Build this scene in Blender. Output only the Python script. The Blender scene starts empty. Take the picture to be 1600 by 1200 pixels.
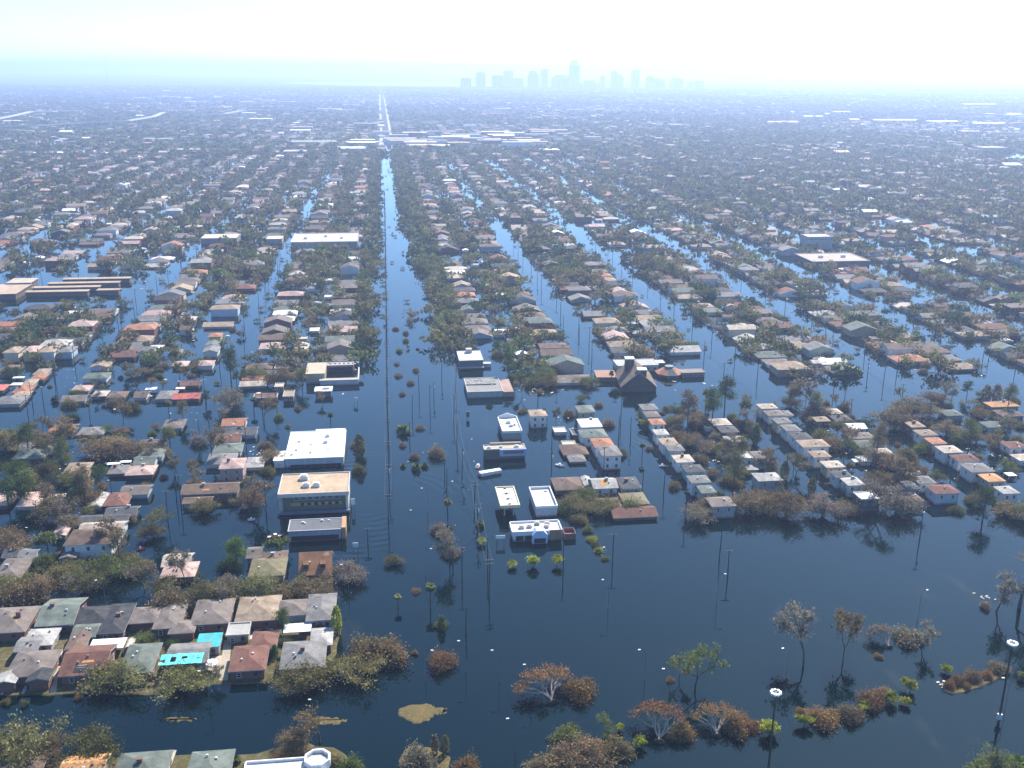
import bpy, math, random
import numpy as np
from mathutils import Matrix, Vector

SC = bpy.context.scene
COL = SC.collection
R = random.Random(11)
NR = np.random.default_rng(5)

# ------------------------------------------------------------------ camera
FPX = 1570.0                     # focal length in pixels of a 1600 wide frame
CAM_H = 150.0
PITCH = math.atan(491.0 / FPX)
ROLL = math.radians(0.4)
YAW = math.radians(7.35)         # +Y runs along the boulevard
_cp, _sp = math.cos(PITCH), math.sin(PITCH)
FW = np.array([math.sin(YAW) * _cp, math.cos(YAW) * _cp, -_sp])
_r0 = np.array([math.cos(YAW), -math.sin(YAW), 0.0])
_u0 = np.cross(_r0, FW)
RT = _r0 * math.cos(ROLL) + _u0 * math.sin(ROLL)
UP = -_r0 * math.sin(ROLL) + _u0 * math.cos(ROLL)
cam_data = bpy.data.cameras.new('camera')
cam = bpy.data.objects.new('camera', cam_data)
COL.objects.link(cam)
M = Matrix.Identity(4)
for i in range(3):
    M[i][0], M[i][1], M[i][2] = RT[i], UP[i], -FW[i]
M[2][3] = CAM_H
cam.matrix_world = M
cam_data.sensor_width = 36.0
cam_data.lens = 36.0 * FPX / 1600.0
cam_data.clip_start = 1.0
cam_data.clip_end = 80000.0
SC.camera = cam

# ------------------------------------------------------------------ daylight
SUN_AZ = math.radians(34.0)      # to the right of the boulevard direction
SUN_EL = math.radians(45.0)
world = bpy.data.worlds.new('World')
SC.world = world
world.use_nodes = True
wn, wl = world.node_tree.nodes, world.node_tree.links
wn.clear()
sky = wn.new('ShaderNodeTexSky')
sky.sky_type = 'NISHITA'
sky.sun_disc = False
sky.sun_elevation = SUN_EL
sky.sun_rotation = SUN_AZ
sky.air_density = 0.75
sky.dust_density = 0.4
sky.ozone_density = 8.0
bg = wn.new('ShaderNodeBackground')
bg.inputs['Strength'].default_value = 0.15
wo = wn.new('ShaderNodeOutputWorld')
wb = wn.new('ShaderNodeMix'); wb.data_type = 'RGBA'; wb.blend_type = 'MULTIPLY'; wb.inputs[0].default_value = 1.0
wb.inputs[7].default_value = (.81, .985, .93, 1)     # the camera's cool white balance
wl.new(sky.outputs[0], wb.inputs[6]); wl.new(wb.outputs[2], bg.inputs[0])
wl.new(bg.outputs[0], wo.inputs[0])
sun_d = bpy.data.lights.new('sun', 'SUN')
sun_d.energy = 4.9
sun_d.angle = math.radians(0.5)
sun_d.color = (1.0, 0.93, 0.83)
sun = bpy.data.objects.new('sun', sun_d)
COL.objects.link(sun)
sv = Vector((math.sin(SUN_AZ) * math.cos(SUN_EL), math.cos(SUN_AZ) * math.cos(SUN_EL), math.sin(SUN_EL)))
sun.rotation_euler = sv.to_track_quat('Z', 'Y').to_euler()
sun.location = (0, 0, 400)
SC.view_settings.view_transform = 'Standard'
SC.view_settings.look = 'None'
SC.view_settings.exposure = 1.08
SC.view_settings.gamma = 1.0
SC.view_settings.use_curve_mapping = False
SC.cycles.use_denoising = True
SC.cycles.max_bounces = 6
SC.cycles.diffuse_bounces = 2
SC.cycles.glossy_bounces = 3
SC.cycles.transmission_bounces = 2
SC.cycles.volume_bounces = 2
SC.cycles.caustics_reflective = False
SC.cycles.caustics_refractive = False

# ------------------------------------------------------------------ helpers
def G(px, py, z=0.0):
    """pixel of the 1600x1200 photograph -> ground point at height z"""
    d = FW + RT * ((px - 800.0) / FPX) - UP * ((py - 600.0) / FPX)
    t = (z - CAM_H) / d[2]
    return float(d[0] * t), float(d[1] * t)

def PR(x, y, z=0.0):
    v = np.array([x, y, z - CAM_H])
    k = float(v @ FW)
    return 800 + FPX * float(v @ RT) / k, 600 - FPX * float(v @ UP) / k, k

def dist(x, y, z=0.0):
    return PR(x, y, z)[2]

def tag(o, label=None, cat=None, group=None, kind=None):
    if label: o['label'] = label
    if cat: o['category'] = cat
    if group: o['group'] = group
    if kind: o['kind'] = kind
    return o

def empty(name, loc=(0, 0, 0), rz=0.0):
    o = bpy.data.objects.new(name, None)
    o.empty_display_size = 1.0
    o.location = loc
    o.rotation_euler = (0, 0, rz)
    COL.objects.link(o)
    return o

def link(name, me, parent=None, color=None, loc=(0, 0, 0), rz=0.0):
    o = bpy.data.objects.new(name, me)
    COL.objects.link(o)
    o.location = loc
    o.rotation_euler = (0, 0, rz)
    if parent is not None: o.parent = parent
    if color is not None: o.color = (*color, 1.0)
    return o

class MB:
    """collects faces, builds one mesh"""
    def __init__(s): s.v, s.f, s.m = [], [], []
    def face(s, pts, m=0):
        b = len(s.v); s.v += [tuple(p) for p in pts]; s.f.append(tuple(range(b, b + len(pts)))); s.m.append(m)
    def box(s, x0, x1, y0, y1, z0, z1, m=0, mt=None, bottom=True):
        b = len(s.v)
        s.v += [(x0,y0,z0),(x1,y0,z0),(x1,y1,z0),(x0,y1,z0),(x0,y0,z1),(x1,y0,z1),(x1,y1,z1),(x0,y1,z1)]
        fs = [(4,5,6,7),(0,1,5,4),(1,2,6,5),(2,3,7,6),(3,0,4,7)]
        if bottom: fs.append((3,2,1,0))
        for i, f in enumerate(fs):
            s.f.append(tuple(b + k for k in f)); s.m.append((mt if (i == 0 and mt is not None) else m))
    def prism(s, ring, z0, z1, m=0, mt=None):
        n = len(ring); b = len(s.v)
        s.v += [(x, y, z0) for x, y in ring] + [(x, y, z1) for x, y in ring]
        for i in range(n):
            j = (i + 1) % n
            s.f.append((b+i, b+j, b+n+j, b+n+i)); s.m.append(m)
        s.f.append(tuple(b+n+i for i in range(n))); s.m.append(m if mt is None else mt)
        s.f.append(tuple(b+n-1-i for i in range(n))); s.m.append(m)
    def tube(s, pts, rad, n=5, m=0, cap=True):
        pts = [np.array(p, float) for p in pts]
        rings = []
        for i, p in enumerate(pts):
            t = pts[min(i+1, len(pts)-1)] - pts[max(i-1, 0)]
            t /= (np.linalg.norm(t) + 1e-9)
            a = np.array([1.0, 0, 0]) if abs(t[0]) < .8 else np.array([0, 1.0, 0])
            u = np.cross(t, a); u /= np.linalg.norm(u); w = np.cross(t, u)
            r = rad[i] if hasattr(rad, '__len__') else rad
            rings.append(len(s.v))
            for k in range(n):
                an = 2 * math.pi * k / n
                s.v.append(tuple(p + r * (math.cos(an) * u + math.sin(an) * w)))
        for i in range(len(pts) - 1):
            a, b = rings[i], rings[i+1]
            for k in range(n):
                k2 = (k + 1) % n
                s.f.append((a+k, a+k2, b+k2, b+k)); s.m.append(m)
        if cap:
            s.f.append(tuple(rings[-1] + k for k in range(n))); s.m.append(m)
            s.f.append(tuple(rings[0] + n - 1 - k for k in range(n))); s.m.append(m)
    def mesh(s, name, mats):
        me = bpy.data.meshes.new(name)
        me.from_pydata(s.v, [], s.f)
        for mm in mats: me.materials.append(mm)
        if len(mats) > 1: me.polygons.foreach_set('material_index', s.m)
        me.update()
        return me
    def build(s, name, mats, parent=None, color=None, loc=(0,0,0), rz=0.0):
        if not isinstance(mats, (list, tuple)): mats = [mats]
        return link(name, s.mesh(name, mats), parent, color, loc, rz)

def quads_mesh(name, verts, tint, mat):
    """verts (n,4,3) quads, tint (n,3) per quad"""
    n = len(verts)
    me = bpy.data.meshes.new(name)
    me.vertices.add(4 * n)
    me.vertices.foreach_set('co', np.ascontiguousarray(verts, dtype=np.float32).ravel())
    me.loops.add(4 * n)
    me.loops.foreach_set('vertex_index', np.arange(4 * n, dtype=np.int32))
    me.polygons.add(n)
    me.polygons.foreach_set('loop_start', np.arange(0, 4 * n, 4, dtype=np.int32))
    me.polygons.foreach_set('loop_total', np.full(n, 4, dtype=np.int32))
    a = me.attributes.new('tint', 'FLOAT_COLOR', 'FACE')
    c = np.ones((n, 4), dtype=np.float32); c[:, :3] = tint
    a.data.foreach_set('color', c.ravel())
    me.materials.append(mat)
    me.update(calc_edges=True)
    return me

_ones = ['', 'first','second','third','fourth','fifth','sixth','seventh','eighth','ninth','tenth','eleventh','twelfth','thirteenth','fourteenth','fifteenth','sixteenth','seventeenth','eighteenth','nineteenth']
_tens = ['', '', 'twent','thirt','fort','fift','sixt','sevent','eight','ninet']
def ordinal(n):
    if n < 20: return _ones[n]
    if n >= 100: return 'hundred and ' + ordinal(n - 100) if n > 100 else 'hundredth'
    t, o = divmod(n, 10)
    return _tens[t] + 'ieth' if o == 0 else _tens[t] + 'y-' + _ones[o]

# ------------------------------------------------------------------ materials
def new_mat(name):
    m = bpy.data.materials.new(name); m.use_nodes = True
    nt = m.node_tree; nt.nodes.clear()
    out = nt.nodes.new('ShaderNodeOutputMaterial')
    return m, nt, out
def nd(nt, t, **kw):
    n = nt.nodes.new(t)
    for k, v in kw.items(): setattr(n, k, v)
    return n
def noise(nt, scale, detail=3.0, rough=.55, coord='Object', vec=None):
    n = nd(nt, 'ShaderNodeTexNoise')
    n.inputs['Scale'].default_value = scale; n.inputs['Detail'].default_value = detail; n.inputs['Roughness'].default_value = rough
    if vec is None:
        tc = nd(nt, 'ShaderNodeTexCoord'); vec = tc.outputs[coord]
    nt.links.new(vec, n.inputs['Vector'])
    return n.outputs['Fac']
def remap(nt, s, a0, a1, b0, b1):
    n = nd(nt, 'ShaderNodeMapRange'); n.clamp = True
    for k, v in zip((1, 2, 3, 4), (a0, a1, b0, b1)): n.inputs[k].default_value = v
    nt.links.new(s, n.inputs[0]); return n.outputs[0]
def mulc(nt, col, fac):
    n = nd(nt, 'ShaderNodeMix', data_type='RGBA', blend_type='MULTIPLY'); n.inputs[0].default_value = 1.0
    nt.links.new(col, n.inputs[6]); nt.links.new(fac, n.inputs[7]); return n.outputs[2]
def mixc(nt, fac, a, b):
    n = nd(nt, 'ShaderNodeMix', data_type='RGBA')
    if isinstance(fac, float): n.inputs[0].default_value = fac
    else: nt.links.new(fac, n.inputs[0])
    for i, c in ((6, a), (7, b)):
        if isinstance(c, tuple): n.inputs[i].default_value = (*c, 1.0)
        else: nt.links.new(c, n.inputs[i])
    return n.outputs[2]
def bsdf(nt, out, col, rough=.8, spec=.3, bump=None, bstr=.3, bdist=.05, metal=0.0):
    p = nd(nt, 'ShaderNodeBsdfPrincipled')
    if isinstance(col, tuple): p.inputs['Base Color'].default_value = (*col, 1.0)
    else: nt.links.new(col, p.inputs['Base Color'])
    p.inputs['Roughness'].default_value = rough
    p.inputs['Specular IOR Level'].default_value = spec
    p.inputs['Metallic'].default_value = metal
    if bump is not None:
        b = nd(nt, 'ShaderNodeBump'); b.inputs['Strength'].default_value = bstr; b.inputs['Distance'].default_value = bdist
        nt.links.new(bump, b.inputs['Height']); nt.links.new(b.outputs[0], p.inputs['Normal'])
    nt.links.new(p.outputs[0], out.inputs[0]); return p

def mat_objcol(name, lo, hi, s1, s2, rough, spec=.25, streak=False, bstr=.3, bump_scale=6.0, dirt=0.0, tide=False):
    """colour of the object itself, mottled by two noises (wear, grain)"""
    m, nt, out = new_mat(name)
    oi = nd(nt, 'ShaderNodeObjectInfo')
    tc = nd(nt, 'ShaderNodeTexCoord')
    off = nd(nt, 'ShaderNodeVectorMath', operation='ADD'); nt.links.new(tc.outputs['Object'], off.inputs[0])
    rv = nd(nt, 'ShaderNodeCombineXYZ')
    mu = nd(nt, 'ShaderNodeMath', operation='MULTIPLY'); mu.inputs[1].default_value = 97.0
    nt.links.new(oi.outputs['Random'], mu.inputs[0]); nt.links.new(mu.outputs[0], rv.inputs[0]); nt.links.new(mu.outputs[0], rv.inputs[1])
    nt.links.new(rv.outputs[0], off.inputs[1])
    vec = off.outputs[0]
    n1 = remap(nt, noise(nt, s1, 4, .6, vec=vec), .3, .7, lo, hi)
    n2 = remap(nt, noise(nt, s2, 2, .6, vec=vec), .25, .75, .82, 1.16)
    c = mulc(nt, mulc(nt, oi.outputs['Color'], n1), n2)
    if dirt > 0:
        d = remap(nt, noise(nt, s1 * 1.7, 5, .65, vec=vec), .52, .72, 0.0, dirt)
        c = mixc(nt, d, c, (.14, .12, .09))
    if streak:
        mp = nd(nt, 'ShaderNodeMapping'); mp.inputs['Scale'].default_value = (3.2, 3.2, .25); nt.links.new(vec, mp.inputs[0])
        c = mulc(nt, c, remap(nt, noise(nt, 1.0, 3, .6, vec=mp.outputs[0]), .3, .7, .86, 1.1))
    if tide:      # scum line the flood left on the walls
        g_ = nd(nt, 'ShaderNodeNewGeometry'); sx = nd(nt, 'ShaderNodeSeparateXYZ'); nt.links.new(g_.outputs['Position'], sx.inputs[0])
        ad = nd(nt, 'ShaderNodeMath', operation='MULTIPLY_ADD'); ad.inputs[1].default_value = .8; nt.links.new(noise(nt, 1.1, 3, .6, vec=vec), ad.inputs[0]); nt.links.new(sx.outputs[2], ad.inputs[2])
        c = mixc(nt, remap(nt, ad.outputs[0], .75, 1.35, .75, 0.0), c, (.11, .09, .065))
    bsdf(nt, out, c, rough, spec, noise(nt, bump_scale, 2, .6, vec=vec), bstr, .04)
    return m

MAT = {}
MAT['roof'] = mat_objcol('roof_shingle', .62, 1.28, .35, 2.2, .85, .2, False, .5, 5.0, .5)
MAT['flat'] = mat_objcol('flat_roof_membrane', .80, 1.1, .14, 1.5, .8, .2, False, .2, 3.0, .4)
MAT['wall'] = mat_objcol('painted_wall', .88, 1.08, .4, 3.0, .75, .25, True, .12, 5.0, .25, True)
MAT['trim'] = mat_objcol('painted_trim', .92, 1.05, .8, 4.0, .6, .3, False, .1, 5.0, .1)
MAT['metal'] = mat_objcol('painted_metal', .85, 1.1, .6, 4.0, .45, .5, False, .1, 5.0, .12)
MAT['wood'] = mat_objcol('weathered_wood', .75, 1.15, 1.2, 8.0, .85, .15, False, .3, 9.0)
MAT['concrete'] = mat_objcol('concrete', .8, 1.12, .3, 2.5, .9, .15, False, .2, 4.0, .2)
MAT['tarp'] = mat_objcol('plastic_tarp', .85, 1.12, .5, 1.6, .45, .5, False, .8, 1.2)

def simple(name, col, rough=.8, spec=.3, metal=0.0, s=1.0, lo=.8, hi=1.15):
    m, nt, out = new_mat(name)
    f = remap(nt, noise(nt, s, 3), .3, .7, lo, hi)
    rgb = nd(nt, 'ShaderNodeRGB'); rgb.outputs[0].default_value = (*col, 1)
    bsdf(nt, out, mulc(nt, rgb.outputs[0], f), rough, spec, metal=metal)
    return m
MAT['glass'] = simple('window_glass', (.03, .035, .04), .12, .5)
MAT['white'] = simple('white_paint', (.72, .71, .69), .6, .3)
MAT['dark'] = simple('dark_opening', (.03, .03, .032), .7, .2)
MAT['fascia'] = simple('eave_board', (.42, .39, .35), .7, .2, s=.6)
MAT['bark'] = simple('bark', (.085, .068, .052), .95, .1, s=2.0)
MAT['palebark'] = simple('pale_bark', (.36, .29, .23), .95, .1, s=1.5)
MAT['pole'] = simple('creosoted_pole', (.055, .048, .042), .9, .15, s=2.0)
MAT['wire'] = simple('cable', (.05, .05, .05), .6, .3)
MAT['lamp'] = simple('lamp_housing', (.8, .8, .78), .4, .5)
MAT['mud'] = simple('root_soil', (.06, .045, .032), .95, .1, s=2.0)

def foliage_mat():
    m, nt, out = new_mat('leaves')
    at = nd(nt, 'ShaderNodeAttribute', attribute_name='tint')
    oi = nd(nt, 'ShaderNodeObjectInfo')
    c = mulc(nt, at.outputs['Color'], oi.outputs['Color'])
    d = nd(nt, 'ShaderNodeBsdfDiffuse'); t = nd(nt, 'ShaderNodeBsdfTranslucent'); mx = nd(nt, 'ShaderNodeMixShader')
    mx.inputs[0].default_value = .32
    nt.links.new(c, d.inputs[0]); nt.links.new(c, t.inputs[0])
    nt.links.new(d.outputs[0], mx.inputs[1]); nt.links.new(t.outputs[0], mx.inputs[2]); nt.links.new(mx.outputs[0], out.inputs[0])
    return m
MAT['leaf'] = foliage_mat()
def tinted(name, rough=.85):
    m, nt, out = new_mat(name)
    at = nd(nt, 'ShaderNodeAttribute', attribute_name='tint')
    f = remap(nt, noise(nt, .25, 3), .3, .7, .8, 1.15)
    bsdf(nt, out, mulc(nt, at.outputs['Color'], f), rough, .2)
    return m
MAT['tinted'] = tinted('far_roofs_and_walls')

def water_mat():
    m, nt, out = new_mat('flood_water')
    geo = nd(nt, 'ShaderNodeNewGeometry')
    pos = geo.outputs['Position']
    def nz(sc, det, stretch=(1, 1, 1), rot=0.0, rough=.5):
        mp = nd(nt, 'ShaderNodeMapping'); mp.inputs['Scale'].default_value = stretch; mp.inputs['Rotation'].default_value = (0, 0, rot)
        nt.links.new(pos, mp.inputs[0]); return noise(nt, sc, det, rough, vec=mp.outputs[0])
    def math2(op, a, b):
        n = nd(nt, 'ShaderNodeMath', operation=op)
        for i, q in enumerate((a, b)):
            if isinstance(q, float): n.inputs[i].default_value = q
            else: nt.links.new(q, n.inputs[i])
        return n.outputs[0]
    fine = nz(.9, 2, (1, .35, 1), .35)
    mid = nz(.16, 2, (1, .4, 1), .5)
    calm = remap(nt, nz(.012, 3, (1, .5, 1), .2), .34, .66, .08, 1.0)     # cat's paws of wind
    h = math2('MULTIPLY', math2('ADD', math2('MULTIPLY', fine, .35), mid), calm)
    # wakes: rings running out from where boats and eddies passed
    def wake(cx, cy, rad, freq):
        sub = nd(nt, 'ShaderNodeVectorMath', operation='DISTANCE'); nt.links.new(pos, sub.inputs[0]); sub.inputs[1].default_value = (cx, cy, 0)
        dd = sub.outputs['Value']
        w = math2('SINE', math2('MULTIPLY', dd, freq), 0.0)
        return math2('MULTIPLY', w, remap(nt, dd, rad * .25, rad, 1.0, 0.0))
    broken = remap(nt, nz(.045, 3, (1, .6, 1), .9), .48, .66, 0.0, 1.0)
    for (px, py, rad, fr, amp) in WAKES:
        x, y = G(px, py)
        h = math2('ADD', h, math2('MULTIPLY', math2('MULTIPLY', wake(x, y, rad, fr), broken), amp))
    b = nd(nt, 'ShaderNodeBump'); b.inputs['Strength'].default_value = .55; b.inputs['Distance'].default_value = .12
    nt.links.new(h, b.inputs['Height'])
    murk = mixc(nt, remap(nt, nz(.01, 3), .35, .65, 0.0, 1.0), (.0001, .0050, .0050), (.0003, .0062, .0062))
    scum = remap(nt, nz(.035, 6, (1, .45, 1), .3, .68), .60, .74, 0.0, .8)          # drifting silt and oil film
    murk = mixc(nt, scum, murk, (.022, .021, .014))
    p = nd(nt, 'ShaderNodeBsdfPrincipled')
    nt.links.new(murk, p.inputs['Base Color'])
    p.inputs['IOR'].default_value = 1.333
    p.inputs['Specular Tint'].default_value = (.66, .87, 1.0, 1)
    rgh = math2('ADD', remap(nt, calm, .03, 1.0, .03, .075), math2('MULTIPLY', scum, .10))
    nt.links.new(rgh, p.inputs['Roughness'])
    nt.links.new(b.outputs[0], p.inputs['Normal'])
    nt.links.new(p.outputs[0], out.inputs[0])
    return m
WAKES = [(930, 705, 45, 2.2, .7), (570, 790, 70, 1.6, 1.0)]
MAT['water'] = water_mat()

def ground_mat(name, a, b, c, s=.02):
    m, nt, out = new_mat(name)
    geo = nd(nt, 'ShaderNodeNewGeometry'); pos = geo.outputs['Position']
    n1 = noise(nt, s, 5, .62, vec=pos); n2 = noise(nt, s * 7, 4, .65, vec=pos)
    col = mixc(nt, remap(nt, n1, .38, .62, 0, 1), a, b)
    col = mixc(nt, remap(nt, n2, .5, .7, 0, .85), col, c)
    bsdf(nt, out, col, .95, .1, n2, .4, .1)
    return m
MAT['land'] = ground_mat('far_land', (.035, .045, .025), (.06, .06, .045), (.13, .12, .105), .012)
MAT['lawn'] = ground_mat('muddy_lawn', (.075, .07, .025), (.10, .08, .04), (.17, .14, .09), .12)
MAT['mudflat'] = ground_mat('mud_island', (.13, .095, .035), (.085, .07, .03), (.20, .16, .09), .25)

# ------------------------------------------------------------------ ground, water, air
def sheet(name, ring, z, mat):
    me = bpy.data.meshes.new(name)
    me.from_pydata([(x, y, z) for x, y in ring], [], [tuple(range(len(ring)))])
    me.materials.append(mat)
    o = link(name, me); tag(o, kind='structure'); return o
sheet('water', [(-2600, -400), (2600, -400), (2600, 2500), (-2600, 2500)], 0.0, MAT['water'])
def land_ring():
    ring = []
    for k in range(49):
        an = math.radians(-62 + 124 * k / 48) + YAW
        ring.append((23500 * math.sin(an), 23500 * math.cos(an)))
    return [(-2600, 1900), ] + ring + [(2600, 1900)] + [(x, 1960 + 170 * math.sin(x * .013) * math.sin(x * .0047 + 1) + R.uniform(-70, 70) + (260 if -30 < x < 50 else 0)) for x in range(2590, -2600, -26)]
sheet('land', list(reversed(land_ring())), 0.35, MAT['land'])

def haze():
    mb = MB(); mb.box(-26000, 26000, -1500, 26500, -2.0, 232.0)
    m, nt, out = new_mat('haze_air')
    v = nd(nt, 'ShaderNodeVolumePrincipled')
    v.inputs['Color'].default_value = (.555, .68, 1.0, 1)
    v.inputs['Density'].default_value = 0.00016
    v.inputs['Anisotropy'].default_value = .42
    nt.links.new(v.outputs[0], out.inputs['Volume'])
    o = mb.build('haze', m); tag(o, kind='stuff'); return o
haze()

# ------------------------------------------------------------------ plants: prototype meshes
def rand_unit(n):
    v = NR.normal(size=(n, 3)); return v / np.linalg.norm(v, axis=1, keepdims=True)
def leaf_quads(c, size, ratio=.7, up=0.0):
    """one small bent-free leaf card per centre, random orientation"""
    n = len(c)
    a = rand_unit(n); b = rand_unit(n)
    a[:, 2] *= (1 - up); a /= np.linalg.norm(a, axis=1, keepdims=True)
    b -= (a * b).sum(1, keepdims=True) * a; b /= np.linalg.norm(b, axis=1, keepdims=True)
    s = (size * NR.uniform(.55, 1.45, n))[:, None]
    a = a * s * .5; b = b * s * .5 * ratio
    return np.stack([c - a - b, c + a - b, c + a + b, c - a + b], 1)
def twig_quads(p0, p1, w):
    d = p1 - p0; n = len(p0)
    s = np.cross(d, rand_unit(n)); s /= (np.linalg.norm(s, axis=1, keepdims=True) + 1e-9)
    s = s * w * .5
    return np.stack([p0 - s, p0 + s, p1 + s * .3, p1 - s * .3], 1)

def clumped(n, ncl, rx, ry, rz, z0, spread=.34, shell=.55, flat=0.0):
    """leaf centres: clumps spread through a dome, most near its outside; returns centres and a value per leaf"""
    u = rand_unit(ncl); u[:, 2] = np.abs(u[:, 2]) * (1 - flat) - .18 * NR.random(ncl)
    rad = shell + (1 - shell) * NR.random(ncl) ** .6
    cc = u * rad[:, None] * np.array([rx, ry, rz]) * (1 + .22 * NR.normal(size=(ncl, 1)))
    val = NR.uniform(.62, 1.3, ncl)
    k = NR.integers(0, ncl, n)
    cs = NR.uniform(.6, 1.3, ncl) * spread
    g = NR.normal(size=(n, 3)) * cs[k][:, None] * np.array([rx, ry, rz * .8]) * .62
    c = cc[k] + g
    c[:, 2] = np.maximum(c[:, 2], -.12 * rz) + z0
    return c, val[k] * NR.uniform(.75, 1.25, n), cc + np.array([0, 0, z0])

def branch_tree(h, spread, levels=4, r0=.28, lean=0.0, seed=0, split=(2, 3), up=.5):
    rr = random.Random(seed); segs = []; tips = []
    def grow(p, d, L, r, lv):
        q = p
        pts = [tuple(q)]
        for i in range(2):
            d = d + np.array([rr.gauss(0, .16), rr.gauss(0, .16), rr.gauss(.03, .08)]); d /= np.linalg.norm(d)
            q = q + d * L * .5; pts.append(tuple(q))
        segs.append((pts, [r, r * .85, r * .65]))
        if lv == 0:
            tips.append((np.array(pts[1]), np.array(q))); return
        for i in range(rr.randint(*split)):
            nd_ = d + np.array([rr.gauss(0, spread), rr.gauss(0, spread), rr.gauss(.1 * up, .28)])
            nd_ /= np.linalg.norm(nd_)
            grow(q, nd_, L * rr.uniform(.62, .86), r * .62, lv - 1)
        if lv < levels: tips.append((np.array(pts[1]), np.array(q)))
    grow(np.array([0, 0, -1.0]), np.array([lean, 0, 1.0]), h * .33 + 1.0, r0, levels)
    return segs, tips

def wood_mesh(name, segs, mat, n=4):
    mb = MB()
    for pts, rad in segs: mb.tube(pts, rad, n=n, cap=False)
    return mb.mesh(name, [mat])

PROTO = {}
def add_proto(kind, nomw, crown, wood):
    PROTO.setdefault(kind, []).append((nomw, crown, wood))

def grey(v): return np.stack([v, v, v], 1)
def hue(v, j=.08):
    t = grey(v); t[:, 0] *= NR.uniform(1 - j, 1 + 2 * j, len(v)); t[:, 2] *= NR.uniform(1 - 2 * j, 1 + j, len(v)); return t

for k in range(4):      # broad evergreen oak / big spreading crowns, thinned by the storm
    c, v, cl = clumped(2700, 34, 7.0, 6.6, 4.6, 2.4, .33, .5)
    segs = []
    for i in range(0, 34):
        e = cl[i]; m = np.array([e[0] * .35, e[1] * .35, 1.6 + .25 * e[2]])
        segs.append(([(0, 0, .9), tuple(m), tuple(e)], [.26, .16, .05]))
    segs.append(([(0, 0, -1.2), (.05, .1, 1.3)], [.5, .36]))
    q = leaf_quads(c, .40)
    ends = cl[NR.integers(0, 34, 1100)]; p1 = ends + NR.normal(size=(1100, 3)) * np.array([1.5, 1.5, 1.0])
    tq = twig_quads(ends, p1, .08)
    add_proto('oak', 14.0, quads_mesh('crown', np.concatenate([q, tq]), np.concatenate([hue(v), np.tile([[1.25, 1.12, 1.05]], (1100, 1))]), MAT['leaf']), wood_mesh('trunk', segs, MAT['bark']))
for k in range(3):      # dead brown bush: a ball of twigs with dry leaves
    n = 1800
    d = rand_unit(n); d[:, 2] = np.abs(d[:, 2]) * .9 + .02
    lob = 1 + .25 * np.sin(3 * np.arctan2(d[:, 1], d[:, 0]) + k) + .12 * NR.normal(size=n)
    L = (.5 + .5 * NR.random(n) ** .5) * lob
    p1 = d * L[:, None] * np.array([3.6, 3.4, 3.6]); p0 = p1 * NR.uniform(.45, .75, (n, 1))
    tq = twig_quads(p0, p1 + NR.normal(size=(n, 3)) * .3, .09)
    c = p1[:1500] + NR.normal(size=(1500, 3)) * .45; c[:, 2] = np.maximum(c[:, 2], .05)
    lv = NR.uniform(.6, 1.4, 1500)
    add_proto('bush', 7.4, quads_mesh('crown', np.concatenate([tq, leaf_quads(c, .32)]), np.concatenate([hue(NR.uniform(.6, 1.25, n)), hue(lv, .15)]), MAT['leaf']),
              wood_mesh('stem', [([(0, 0, -1), (NR.uniform(-1, 1) * .5, .2, 1.2), (NR.uniform(-1.4, 1.4), NR.uniform(-1.4, 1.4), 2.6)], [.12, .1, .05]) for _ in range(6)], MAT['bark']))
for k in range(4):      # nearly leafless tree
    segs, tips = branch_tree(10, .55, 4, .26, 0, 40 + k)
    t0 = np.array([a for a, b in tips]); t1 = np.array([b for a, b in tips])
    idx = NR.integers(0, len(t0), 900)
    base = t0[idx] + (t1[idx] - t0[idx]) * NR.random((900, 1)); tw = base + NR.normal(size=(900, 3)) * .75 + np.array([0, 0, .25])
    idl = NR.integers(0, len(t0), 560)
    c = t1[idl] + NR.normal(size=(560, 3)) * .6
    w = max(np.ptp(t1[:, 0]), np.ptp(t1[:, 1]))
    add_proto('bare', float(w), quads_mesh('crown', np.concatenate([twig_quads(base, tw, .09), leaf_quads(c, .42)]), np.concatenate([hue(NR.uniform(.7, 1.2, 900)), hue(NR.uniform(.6, 1.35, 560), .12)]), MAT['leaf']),
              wood_mesh('trunk', segs, MAT['bark'], 4))
for k in range(3):      # pine: tall bole, needle clumps held high
    H = 13.0; segs = [([(0, 0, -1.5), (.15, .1, 6), (.1 * k, -.1, H)], [.3, .24, .08])]; cs, vs = [], []
    for i in range(15):
        z = H * (.42 + .58 * (i + .5) / 15); an = R.uniform(0, 6.28); L = R.uniform(.6, 1.0) * (3.6 - 2.2 * (z / H - .42))
        e = np.array([L * math.cos(an), L * math.sin(an), z + R.uniform(-.2, .6)])
        segs.append(([(0, 0, z - .5), tuple(e)], [.08, .03]))
        n = 170; cs.append(e * np.array([.8, .8, 1]) + NR.normal(size=(n, 3)) * np.array([.95, .95, .5])); vs.append(np.full(n, R.uniform(.7, 1.25)) * NR.uniform(.75, 1.25, n))
    c = np.concatenate(cs); v = np.concatenate(vs)
    add_proto('pine', 7.0, quads_mesh('crown', leaf_quads(c, .40, .45), hue(v), MAT['leaf']), wood_mesh('trunk', segs, MAT['bark']))
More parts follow.
